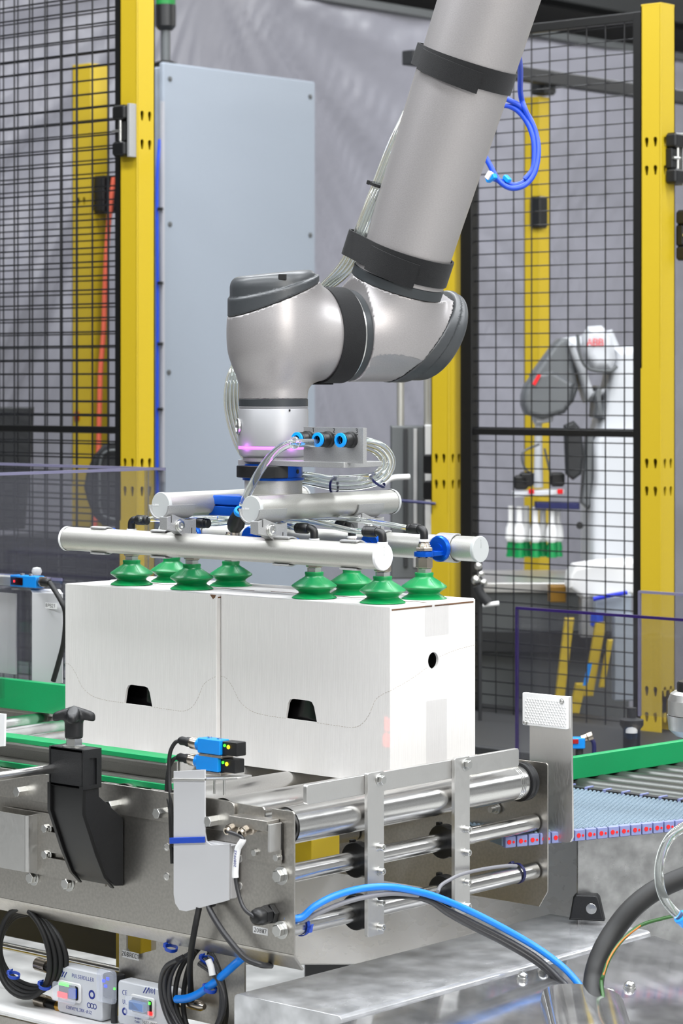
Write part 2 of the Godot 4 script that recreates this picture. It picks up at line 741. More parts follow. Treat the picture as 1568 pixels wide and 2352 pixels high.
	m.albedo_texture = grain
	tri_map(m, Vector3(8, 8, 8))
	m = mat("yellow paint", Color(0.69, 0.59, 0.10), 0.42)
	m = mat("fence black", Color(0.018, 0.018, 0.02), 0.42)
	m = mat("wire", Color(0.05, 0.055, 0.07), 0.3)
	m = mat("carton", Color(0.81, 0.80, 0.79), 0.72)
	m.albedo_texture = noise_tex(0.02, 4, [grey(0.955), grey(1.0)], 33)
	m.heightmap_enabled = true
	m.heightmap_scale = 0.02
	m.heightmap_texture = noise_tex(0.05, 3, [grey(0.0), grey(1.0)], 34)
	tri_map(m, Vector3(34, 1.2, 34))
	mat("cut board", Color(0.60, 0.56, 0.50), 0.85)
	mat("kraft", Color(0.36, 0.25, 0.16), 0.85)
	mat("pouch", Color(0.06, 0.055, 0.06), 0.22)
	mat("white", Color(0.86, 0.86, 0.86), 0.5)
	mat("label white", Color(0.88, 0.88, 0.88), 0.5)
	mat("ink", Color(0.03, 0.03, 0.035), 0.6)
	mat("ink blue", Color(0.08, 0.16, 0.50), 0.6)
	mat("ink red", Color(0.85, 0.05, 0.08), 0.6)
	m = mat("clear tube", Color(0.95, 0.97, 0.96, 0.06), 0.05)
	m.refraction_enabled = true
	m.refraction_scale = 0.04
	m = mat("guard sheet", Color(0.25, 0.25, 0.30, 0.10), 0.03)
	m.transparency = BaseMaterial3D.TRANSPARENCY_ALPHA
	mat("guard edge", Color(0.42, 0.41, 0.50), 0.25)
	mat("guard edge violet", Color(0.14, 0.08, 0.30), 0.25)
	m = mat("tape", Color(0.9, 0.9, 0.92, 0.05), 0.12)
	m.transparency = BaseMaterial3D.TRANSPARENCY_ALPHA
	m = mat("module shell", Color(0.76, 0.77, 0.79), 0.35)
	m = mat("lens clear", Color(0.85, 0.88, 0.95, 0.18), 0.06)
	m.transparency = BaseMaterial3D.TRANSPARENCY_ALPHA
	m = mat("floor paint", Color(0.80, 0.80, 0.79), 0.5)
	m.albedo_texture = blotch
	m.uv1_triplanar = true
	m.uv1_world_triplanar = true
	m = mat("wall paint", Color(0.84, 0.84, 0.84), 0.8)
	mat("roof dark", Color(0.22, 0.22, 0.225), 0.8)
	mat("wall grey", Color(0.40, 0.40, 0.40), 0.8)
	mat("roof pale", Color(0.80, 0.80, 0.80), 0.8)
	m = mat("tarp", Color(0.50, 0.50, 0.535), 0.42)
	mat("cabinet grey", Color(0.53, 0.56, 0.60), 0.5)
	mat("machine grey", Color(0.33, 0.34, 0.345), 0.5, 0.3)
	mat("machine dark", Color(0.10, 0.105, 0.115), 0.55)
	mat("arm white", Color(0.74, 0.75, 0.77), 0.42)
	mat("arm grey", Color(0.36, 0.37, 0.38), 0.45)
	mat("orange hose", Color(0.82, 0.36, 0.26), 0.5)
	mat("red plastic", Color(0.55, 0.02, 0.04), 0.4)
	mat("belt", Color(0.42, 0.49, 0.54), 0.55)
	mat("belt edge", Color(0.46, 0.49, 0.66), 0.5)
	m = mat("roller grey", Color(0.27, 0.28, 0.27), 0.34, 0.6)
	glow("lamp face", Color(1.0, 0.985, 0.96), 1.6)
	glow("roof lamp face", Color(1.0, 0.99, 0.97), 1.6)
	glow("ring glow", Color(0.88, 0.42, 1.0), 1.5)
	glow("led green", Color(0.25, 1.0, 0.15), 2.4)
	glow("led yellow", Color(1.0, 0.85, 0.1), 2.4)
	glow("led red", Color(1.0, 0.12, 0.12), 2.2)
	glow("led blue", Color(0.12, 0.22, 1.0), 2.2)
	glow("tower green", Color(0.0, 0.42, 0.16), 0.12)


func glow(called: String, c: Color, energy: float) -> void:
	var m := mat(called, c, 0.6)
	m.emission_enabled = true
	m.emission = c
	m.emission_energy_multiplier = energy


# ---------------------------------------------------------------- small hardware, built as parts of what it is screwed to
func bolt(parent: Node3D, p: Vector3, b: Basis, flats: float, tall: float, called := "bolt", m := "zinc") -> void:
	var s := sh().to(p, b)
	s.prism(PackedVector2Array(circle(flats * 0.82, 20)), 0.0, flats * 0.13, 0.4)
	s.prism(hexagon(flats, 0.3), flats * 0.13, flats * 0.13 + tall, flats * 0.07, 20.0)
	part(called, s, M[m], parent)


func cap_screw(parent: Node3D, p: Vector3, b: Basis, r: float, tall: float) -> void:
	var s := sh().to(p, b * Basis(Vector3.RIGHT, PI / 2))
	s.lathe([Vector2(0, 0), Vector2(r * 1.35, 0), Vector2(r * 1.35, r * 0.25), Vector2(r, r * 0.25), Vector2(r, tall - 0.6), Vector2(r - 0.6, tall), Vector2(r * 0.52, tall), Vector2(r * 0.5, tall - r * 0.6), Vector2(0, tall - r * 0.6)], 18)
	part("cap_screw", s, M["zinc"], parent)


func circle(r: float, seg := 20, c := Vector2.ZERO) -> Array:
	var out := []
	for i in seg:
		out.append(c + Vector2(cos(TAU * i / seg), sin(TAU * i / seg)) * r)
	return out


func label_plate(parent: Node3D, p: Vector3, b: Basis, w: float, h: float, text: String, size: float, called := "printed_label") -> void:
	var o := part(called, sh().to(p, b).box(Vector3(0, 0, 0.2), Vector3(w, h, 0.4), 0.1), M["label white"], parent)
	part("lettering", sh().to(p + b * Vector3(0, -size * 0.0, 0.5), b).letters(text, size, 0.25), M["ink"], o)


func cable_tie(called: String, c: Vector3, axis: Vector3, r: float, wide: float, m: String, label: String, turn := 0.0) -> void:
	var b := along(axis)
	var pts := []
	for i in 24:
		var u := TAU * i / 24
		pts.append(c + b * Vector3(cos(u) * r, 0, sin(u) * r))
	var o := thing(called, label, "cable tie", c)
	part("band", sh().strip(pts, axis, wide, 1.2, true), M[m], o)
	var k := b * Vector3(cos(turn), 0, sin(turn))
	var tb := Basis(k, axis.normalized(), k.cross(axis.normalized()))
	part("head", sh().to(c + k * (r + 2.0), tb).box(Vector3.ZERO, Vector3(5, wide * 1.5, 6), 0.8), M[m], o)
	part("tail", sh().to(c + k * (r + 4.0) + tb.z * 5.0, tb).box(Vector3.ZERO, Vector3(1.4, wide * 0.9, 9), 0.3), M[m], o)


# ---------------------------------------------------------------- the roller conveyor
func _conveyor() -> void:
	var near := -245.0
	var far := 305.0
	var c := thing("roller_conveyor", "stainless steel roller conveyor carrying the two white cartons", "conveyor", V(-300, 600, 30))
	# near side plate with a notch by the last roller and a folded lower flange
	var outline := PackedVector2Array([Vector2(-1250, 654), Vector2(43, 654), Vector2(43, 838), Vector2(40, 841), Vector2(3, 841), Vector2(3, 812), Vector2(-10, 812), Vector2(-10, 838), Vector2(-13, 841), Vector2(-1250, 841)])
	var s := sh().to(V(0, 0, near)).prism(outline, -3.0, 0.0, 0.5)
	var plate := part("side_plate", s, M["steel plate"], c)
	part("flange", sh().strip([V(-600, 654, near + 1.5), V(-600, 650, near + 2.2), V(-600, 632, near + 18)], Vector3.RIGHT, 1286, 3.0), M["steel plate"], plate)
	var strip := PackedVector2Array()
	for q in rounded(-1250, 802, -61, 843, 9):
		strip.append(q)
	part("stiffener", sh().to(V(0, 0, near)).prism(strip, 0.0, 4.0, 0.6), M["steel plate"], plate)
	# the far side plate is its twin
	var outline2 := PackedVector2Array([Vector2(-1250, 632), Vector2(28, 632), Vector2(43, 656), Vector2(43, 841), Vector2(40, 844), Vector2(-1250, 844)])
	part("side_plate", sh().to(V(0, 0, far)).prism(outline2, -3.0, 0.0, 0.5), M["steel plate"], c)
	# rollers
	var axes := [17.6, -96.0, -193.0, -288.0, -383.0, -477.0, -572.0, -667.0, -762.0, -857.0, -952.0]
	for i in axes.size():
		var a: float = axes[i]
		var r := 25.0
		var q := sh().to(V(a, 818, near + 12), along(V(0, 0, 1)))
		var l := far - near - 30.0
		var prof := [Vector2(0, 4), Vector2(12, 4), Vector2(r - 4, 2), Vector2(r, 0), Vector2(r, l - 44)]
		for k in 3:
			prof += [Vector2(r, l - 42 + k * 4), Vector2(r - 1.3, l - 41 + k * 4), Vector2(r, l - 40 + k * 4)]
		prof += [Vector2(r, l - 22), Vector2(r - 3, l - 21)]
		q.lathe(prof, 40, 0, TAU, 25.0)
		var roller := part("roller", q, M["steel bright"], c)
		part("pulley", sh().to(V(a, 818, near + 12), along(V(0, 0, 1))).lathe([Vector2(r - 3, l - 21), Vector2(r + 3.5, l - 20), Vector2(r + 3.5, l - 14), Vector2(r + 1, l - 12), Vector2(r + 3.5, l - 10), Vector2(r + 3.5, l - 5), Vector2(r - 4, l - 3), Vector2(0, l - 3)], 36), M["black grained"], roller)
		part("end_cap", sh().to(V(a, 818, near + 11.5), along(V(0, 0, -1))).lathe([Vector2(0, 0), Vector2(r - 8, 0), Vector2(r - 7.5, 1.5), Vector2(r - 3.5, 1.5), Vector2(r - 2, -1)], 30), M["black plastic"], roller)
		if i > 0:
			part("shaft_end", sh().to(V(a, 815, near)).prism(hexagon(13.0, 0.12), 2.0, 20.0, 0.8, 20.0), M["zinc"], roller)
	# two round cross bars with their bolts
	for h in [755.0, 684.0]:
		part("cross_bar", sh().to(V(20, h, near + 1), along(V(0, 0, 1))).lathe([Vector2(0, 0), Vector2(12.3, 0), Vector2(12.3, far - near - 4), Vector2(0, far - near - 4)], 28), M["steel bright"], c)
		bolt(c, V(21, h, near), facing_front(), 15.0, 9.0)
	part("cross_bar", sh().to(V(-330, 700, near + 1), along(V(0, 0, 1))).lathe([Vector2(0, 0), Vector2(12.3, 0), Vector2(12.3, far - near - 4), Vector2(0, far - near - 4)], 20), M["steel bright"], c)
	# heads and nuts on the near plate
	for p in [V(-461, 692, near), V(-387, 693, near)]:
		bolt(c, p, facing_front(), 14.0, 8.0)
	for p in [V(-191.6, 767.6, -245), V(-191.6, 727.2, -245), V(-54.9, 768.1, -245), V(-54.9, 731.7, -245)]:
		var q := sh().to(p, Basis(Vector3.RIGHT, PI / 2)).lathe([Vector2(0, 0.2), Vector2(3.4, 0.2), Vector2(3.8, 1.4), Vector2(5.4, 1.2), Vector2(5.6, 0)], 16)
		part("rivet_nut", q, M["steel brushed"], c)
	part("side_bolt", sh().to(V(-48.8, 768, 302), along(V(0, 0, -1))).lathe([Vector2(0, 0), Vector2(8, 0), Vector2(8, 3), Vector2(6, 3), Vector2(6, 8), Vector2(4.5, 8), Vector2(4.5, 16), Vector2(0, 16)], 16), M["zinc"], c)
	# adjusting bracket with two slots, held by two bolts
	var br := part("slotted_bracket", sh().to(V(0, 0, near - 4)).pierced(-520, -305, 700, 788, 0.0, 4.0, [[-427.0, -384.0, [[Vector2(-427, 734), Vector2(-384, 734)], [Vector2(-427, 726), Vector2(-384, 726)]], [[Vector2(-427, 771), Vector2(-384, 771)], [Vector2(-427, 763), Vector2(-384, 763)]]]]), M["steel plate"], c)
	for h in [767.0, 730.0]:
		bolt(br, V(-427, h, near - 4), facing_front(), 11.0, 7.0)
		part("slot_stud", sh().to(V(-392, h, near - 2.5), Basis(Vector3.RIGHT, PI / 2)).lathe([Vector2(0, 0), Vector2(3, 0), Vector2(3, 2), Vector2(0, 2)], 12), M["nickel"], br)
	part("channel", sh().strip([V(-446, 745, near - 4), V(-446, 745, near - 22), V(-450, 745, near - 26), V(-560, 745, near - 26)], Vector3.UP, 80, 3.0), M["steel brushed"], c)
	# discharge end: two flat uprights and the stop bar in front of the last roller
	var bar := part("stop_bar", sh().to(V(38.5, 0, 0), facing_end()).prism(rounded(-223, 847.5, 234, 873.5, 4), 0.0, 7.0, 0.8), M["steel brushed"], c)
	for b in [-91.0, 95.0]:
		var up := part("upright", sh().to(V(45.5, 0, 0), facing_end()).prism(rounded(b - 17.0, 656, b + 17.0, 876.5, 3), 0.0, 6.5, 0.7), M["steel brushed"], c)
		bolt(up, V(52, 865, b + 8), facing_end(), 11.0, 6.0)
		for h in [774.5, 742.0, 700.5, 667.0]:
			cap_screw(up, V(52, h, b + 7), facing_end(), 4.6, 8.0)
		for h in [755.0, 684.0]:
			var clamp := PackedVector2Array()
			for i in 21:
				var u := deg_to_rad(55.0) + deg_to_rad(250.0) * i / 20
				clamp.append(Vector2(20, h) + Vector2(cos(u), sin(u)) * 24.0)
			clamp.append(Vector2(45, h - 19))
			clamp.append(Vector2(45, h + 19))
			part("shaft_clamp", sh().to(V(0, 0, b - 1)).prism(clamp, -8.0, 8.0, 1.5), M["black plastic"], up)
			part("clamp_bolt", sh().to(V(10, h + 23, b)).box(Vector3.ZERO, Vector3(7, 6, 8), 1.0), M["black plastic"], up)
	# motor gland and its tag on the near plate
	var g := thing("cable_gland", "black hexagonal cable gland on the near side plate above the 208M7 tag", "cable gland", V(4, 703, near))
	var gb := along(V(-0.08, 0, -1))
	part("nut", sh().to(V(4, 703, near), facing_front()).prism(hexagon(24, 0.2), 0.0, 9.0, 1.0, 20.0), M["black plastic"], g)
	part("body", sh().to(V(4, 703, near), facing_front()).prism(hexagon(22, 0.5), 9.0, 20.0, 1.0, 20.0), M["black grained"], g)
	part("dome", sh().to(V(4, 703, near - 20), gb).lathe([Vector2(11.5, 0), Vector2(11.8, 6), Vector2(10, 12), Vector2(7, 15), Vector2(4, 16), Vector2(0, 16)], 22), M["black plastic"], g)
	var tg := thing("name_tag", "white tag printed 208M7 under the black cable gland", "label", V(-16.4, 677.5, -245.5))
	label_plate(tg, V(-16.9, 677.4, -245), facing_front(), 27, 9.5, "208M7", 7.6)
	# clamp with two proximity sensors
	var pb := thing("sensor_clamp", "small stainless clamp block with two barrel sensors near the plate's end", "sensor mount", V(-5, 790, near))
	part("angle_plate", sh().to(V(0, 0, near - 2.5)).prism(PackedVector2Array([Vector2(-38, 770), Vector2(24, 770), Vector2(24, 824), Vector2(14, 824), Vector2(-38, 812)]), 0.0, 2.5, 0.4), M["steel plate"], pb)
	part("angle_leg", sh().box(V(22, 807, near - 14), Vector3(4, 36, 24), 0.5), M["steel brushed"], pb)
	part("clamp_bar", sh().box(V(-17, 822, near - 13), Vector3(70, 14, 24), 1.0), M["steel plate"], pb)
	for a in [-45.0, -20.0]:
		var bs := part("sensor_barrel", sh().to(V(a, 816, near - 12), along(V(0, -0.25, -1))).lathe([Vector2(0, 0), Vector2(9, 0), Vector2(9, 7), Vector2(7, 8), Vector2(7, 20), Vector2(5.5, 21), Vector2(5.5, 25), Vector2(3.5, 25), Vector2(3.5, 22), Vector2(0, 22)], 6 if a < -30.0 else 18), M["nickel"], pb)
	for p in [V(-21, 781, near - 2.5), V(18, 779, near - 2.5)]:
		bolt(pb, p, facing_front(), 8.5, 6.0)
	var cb := thing("sensor_cable", "grey sensor lead with a white printed sleeve looping down to the black gland", "cable", V(-30, 760, near - 20))
	var way := curve([V(-45, 810, near - 34), V(-15.2, 804.6, -281), V(-21.9, 789.9, -283), V(-25.9, 766.6, -283), V(-25.9, 749.5, -283), V(-18.8, 726.4, -283), V(-7.6, 712.1, -284), V(4, 704, near - 34)], 8)
	part("lead", sh().tube(way, 2.7, 10), M["grey cable"], cb)
	var sl := part("sleeve", sh().tube(way.slice(9, 32), 4.4, 12), M["white"], cb)
	part("sleeve_text", sh().to(V(-22.4, 777.9, -287.5), Basis(Vector3(0.05, 1, 0).normalized(), Vector3(-1, 0.05, 0).normalized(), Vector3(0, 0, 1))).letters("208PPX2", 5.4, 0.3), M["ink blue"], sl)
	# carried sensor tab: stainless sheet with a shelf
	var tb := thing("sensor_tab", "upright pale stainless tab with a bent shelf and a blue tie round it", "bracket", V(-120, 690, -265))
	var tab := PackedVector2Array([Vector2(-159, 876)])
	for q in [Vector2(-100, 884), Vector2(-100, 800), Vector2(-97, 789), Vector2(-88, 785), Vector2(-54, 790), Vector2(-55.5, 716), Vector2(-60, 714), Vector2(-135, 690), Vector2(-148, 690), Vector2(-156, 698), Vector2(-159, 710)]:
		tab.append(q)
	part("sheet", sh().to(V(0, 0, -265)).prism(tab, -2.5, 0.0, 0.4), M["tab satin"], tb)
	part("fold", sh().box(V(-78, 752, -255), Vector3(46, 72, 14), 2.0), M["tab satin"], tb)
	var shelf := PackedVector2Array([Vector2(-160, 267), Vector2(-160, 215), Vector2(-150, 208), Vector2(-84, 208), Vector2(-60, 216), Vector2(-54, 232), Vector2(-58, 246), Vector2(-100, 262), Vector2(-100, 267)])
	part("shelf", sh().to(Vector3(0, 878, 0), Basis(Vector3(1, 0.09, 0), Vector3(0, 0, 1), Vector3(0, -1, 0))).prism(shelf, -3.0, 0.0, 0.5), M["steel brushed"], tb)
	for a in [-108.0, -90.0]:
		part("stud", sh().to(V(a, 864, -238), along(Vector3.DOWN)).lathe([Vector2(0, -6), Vector2(1.6, -6), Vector2(1.6, 16), Vector2(0, 16)], 8), M["zinc"], tb)
	part("tie", sh().to(V(0, 0, -266)).prism(PackedVector2Array([Vector2(-164, 778), Vector2(-98, 787), Vector2(-98, 795), Vector2(-164, 786)]), 0.0, 2.0, 0.5), M["tie blue"], tb)
	# two stacked photo sensors on the shelf
	for i in 2:
		var h := 911.0 - 23.0 * i
		var a := -115.0 - 3.0 * i
		var so := thing("photo_sensor", ["blue photo sensor with black face, upper of the two stacked on the tab", "blue photo sensor with black face, lower of the two stacked on the tab"][i], "sensor", V(a, h - 10, -225), "stacked photo sensors")
		part("housing", sh().box(V(a, h, -233), Vector3(42, 20, 20), 1.2), M["sensor blue"], so)
		var f := part("face", sh().box(V(a + 21 + 13, h - 0.5, -228), Vector3(27, 18.5, 19), 1.0), M["black plastic"], so)
		part("lamp", sh().to(V(a + 33, h + 2, -238), Basis(Vector3.RIGHT, PI / 2)).lathe([Vector2(0, 0.8), Vector2(2.6, 0.8), Vector2(2.6, 0)], 12), M["led yellow"], f)
		part("lamp", sh().to(V(a + 26, h + 3.5, -238), Basis(Vector3.RIGHT, PI / 2)).lathe([Vector2(0, 0.8), Vector2(2.0, 0.8), Vector2(2.0, 0)], 12), M["led green"], f)
		for k in 2:
			part("screw", sh().to(V(a - 8 + 18 * k, h + 10, -232)).lathe([Vector2(3, 0), Vector2(3, 2), Vector2(0, 2.5)], 10), M["zinc"], so)
		part("shim", sh().box(V(a + 4, h - 12, -232), Vector3(44, 3.5, 22), 0.4), M["nickel"], so)
		var sc := sh().to(V(a - 21, h, -233), along(V(-1, 0.05, 0)))
		part("collar", sc.lathe([Vector2(0, 0), Vector2(9, 0), Vector2(9, 6), Vector2(7, 7)], 18), M["sensor blue"], so)
		part("coupling", sh().to(V(a - 27, h, -233), along(V(-1, 0.05, 0))).lathe([Vector2(0, 0), Vector2(7.6, 0), Vector2(8.2, 2), Vector2(8.2, 13), Vector2(7, 15), Vector2(0, 15)], 14, 0, TAU, 20.0), M["nickel"], so)
		part("plug", sh().to(V(a - 42, h + 0.7, -233), along(V(-1, 0.05, 0))).lathe([Vector2(0, 0), Vector2(6.4, 0), Vector2(6.8, 6), Vector2(5.6, 10), Vector2(6.2, 18), Vector2(4.4, 22), Vector2(0, 22)], 16), M["black grained"], so)
		part("lead", sh().tube(curve([V(a - 62, h + 1, -233), V(a - 70, h - 2, -236), V(a - 76, h - 18, -240), V(a - 74 - 2 * i, h - 50, -243), V(a - 64, h - 84 + 20 * i, -249), V(a - 56, h - 140, -252)], 8), 2.8, 10), M["rubber"], so)
	# infeed guide rails
	var gx := V(-217.6, 886.6, -215).x
	var gr := thing("guide_rail", "near guide rail, aluminium T-slot profile between two green strips, ending by the blue sensors", "guide rail", V(-700, 846, -215), "carton guide rails")
	var gb2 := facing_end()
	var prof := PackedVector2Array([Vector2(0, 0), Vector2(30, 0), Vector2(30, 5), Vector2(24, 5), Vector2(24, 2.5), Vector2(3, 2.5), Vector2(3, 29.5), Vector2(24, 29.5), Vector2(24, 27), Vector2(30, 27), Vector2(30, 32), Vector2(0, 32)])
	var flip := Basis(Vector3(0, 0, 1), Vector3.UP, Vector3(-1, 0, 0))
	part("profile", sh().to(Vector3(gx - 1, 846, 190), flip).prism(prof, 0.0, 900.0, 0.2), M["aluminium"], gr)
	for h in [843.0, 880.0]:
		part("green_strip", sh().box(Vector3(gx - 450, h, 207), Vector3(900, 8 if h > 850.0 else 9, 30), 1.5), M["rail green"], gr)
	part("spine", sh().box(Vector3(gx - 450, 870, 197), Vector3(898, 14, 3), 0.5), M["aluminium"], gr)
	var gf := thing("guide_rail", "tall plain green guide rail behind the cartons on the infeed side", "guide rail", V(-900, 845, 200), "carton guide rails")
	part("green_board", sh().box(V(-1300, 870.5, 207), Vector3(1240, 51, 14), 1.5), M["rail green"], gf)
	part("backing", sh().box(V(-1300, 858, 220), Vector3(1240, 40, 12), 1.0), M["aluminium"], gf)
	for a in [-800.0, -1150.0]:
		part("standoff", sh().to(V(a, 850, 226), along(V(0, 0, 1))).lathe([Vector2(0, 0), Vector2(6, 0), Vector2(6, 120), Vector2(0, 120)], 12), M["steel bright"], gf)
	# sheet trays beside the far guide, seen under the green board
	solo("drip_tray", sh().box(V(-1000, 838, 262), Vector3(700, 3, 60), 0.5), M["steel brushed"], "stainless sheet ledge under the far green guide rail", "tray", V(-1000, 836, 262))
	# the black guide bracket with its star knob and rod
	_guide_bracket(near)
	# hanging leads and the control modules under the plate
	_modules()


func _guide_bracket(near: float) -> void:
	var o := thing("guide_bracket", "black plastic guide bracket curving down the side plate under the star knob", "bracket", V(-310, 704, near))
	var side := PackedVector2Array([Vector2(-317, 896), Vector2(-293, 894), Vector2(-292, 833), Vector2(-246, 797), Vector2(-246, 704), Vector2(-262, 706), Vector2(-281, 722), Vector2(-297, 756), Vector2(-320, 812), Vector2(-322, 836)])
	# outline in (b, h) drawn along a; a web with two thick flanges
	var bb := Basis(Vector3(0, 0, -1), Vector3.UP, Vector3(1, 0, 0))
	part("web", sh().to(V(-284, 0, 0), bb).prism(side, 0.0, 9.0, 1.2), M["black grained"], o)
	part("arm", sh().to(V(-345, 0, 0), bb).prism(PackedVector2Array([Vector2(-320, 850), Vector2(-300, 850), Vector2(-298, 832), Vector2(-284, 768), Vector2(-250, 716), Vector2(-246, 704), Vector2(-262, 706), Vector2(-281, 722), Vector2(-297, 756), Vector2(-320, 812)]), 0.0, 63.0, 1.5), M["black plastic"], o)
	part("rib", sh().to(V(-345, 0, 0), bb).prism(PackedVector2Array([Vector2(-325, 850), Vector2(-318, 850), Vector2(-318, 812), Vector2(-295, 756), Vector2(-279, 722), Vector2(-264, 704), Vector2(-266, 703), Vector2(-284, 720), Vector2(-301, 754), Vector2(-325, 812)]), 0.0, 6.0, 0.8), M["black plastic"], o)
	part("rib", sh().to(V(-281, 0, 0), bb).prism(PackedVector2Array([Vector2(-325, 850), Vector2(-318, 850), Vector2(-318, 812), Vector2(-295, 756), Vector2(-279, 722), Vector2(-264, 704), Vector2(-266, 703), Vector2(-284, 720), Vector2(-301, 754), Vector2(-325, 812)]), 0.0, 7.0, 0.8), M["black plastic"], o)
	var hd := sh().to(V(-276, 0, 0), bb).pierced(-324, -291, 846, 900, 0.0, 4.0, [[-314.0, -300.0, [[Vector2(-314, 888), Vector2(-300, 887)], [Vector2(-314, 851), Vector2(-300, 851)]]]])
	part("head", hd, M["black grained"], o)
	var hb := sh()
	hb.box(V(-340, 873, -307.5), Vector3(6, 54, 33), 1.0)
	hb.box(V(-307, 897.5, -307.5), Vector3(66, 5, 33), 1.0)
	hb.box(V(-307, 848.5, -307.5), Vector3(66, 5, 33), 1.0)
	hb.box(V(-307, 873, -322), Vector3(66, 54, 4), 1.0)
	hb.box(V(-307, 873, -293), Vector3(66, 54, 4), 1.0)
	part("socket", hb, M["black grained"], o)
	part("clamp_nut", sh().to(V(-300, 870, -305), along(V(1, 0, 0))).lathe([Vector2(0, 0), Vector2(9, 0), Vector2(9, 15), Vector2(0, 15)], 14), M["steel bright"], o)
	var kb := thing("star_knob", "black four-lobed star knob on a hex stud above the guide bracket", "knob", V(-309, 900, -308))
	part("stud", sh().to(V(-309, 900, -308), along(Vector3.UP)).lathe([Vector2(0, -20), Vector2(6, -20), Vector2(6, 0), Vector2(16, 0), Vector2(16, 1.5), Vector2(0, 1.5)], 14), M["zinc"], kb)
	part("hex_nut", sh().to(V(-309, 901, -308), Basis(Vector3.RIGHT, -PI / 2)).prism(hexagon(21, 0.4), 0.5, 11.0, 0.8, 20.0), M["zinc"], kb)
	var f := func(p: Vector3) -> float:
		var r := sqrt(p.x * p.x + p.z * p.z)
		var u := atan2(p.z, p.x)
		var reach := 12.0 + 17.5 * (0.5 + 0.5 * cos((u + 0.72) * 4.0))
		var d := smax(r - reach, absf(p.y - 49.0 + r * 0.30) - 7.5 + r * 0.05, 5.0)
		var neck := smax(r - 12.5 - (p.y - 16.0) * 0.02, absf(p.y - 28.0) - 16.5, 3.0)
		return smin(d, neck, 6.0) * 0.7
	part("grip", sh().to(V(-309, 900, -308)).field(f, Vector3(-32, 8, -32), Vector3(32, 60, 32), 2.0), M["black grained"], kb)
	var rod := thing("guide_rod", "plain bright round rod reaching out of the guide bracket's side", "rod", V(-340, 868, -350))
	part("bar", sh().to(V(-338, 868.5, -276), along(V(0, 0, -1))).lathe([Vector2(0, 0), Vector2(6.4, 0), Vector2(6.4, 300), Vector2(0, 300)], 20), M["steel bright"], rod)


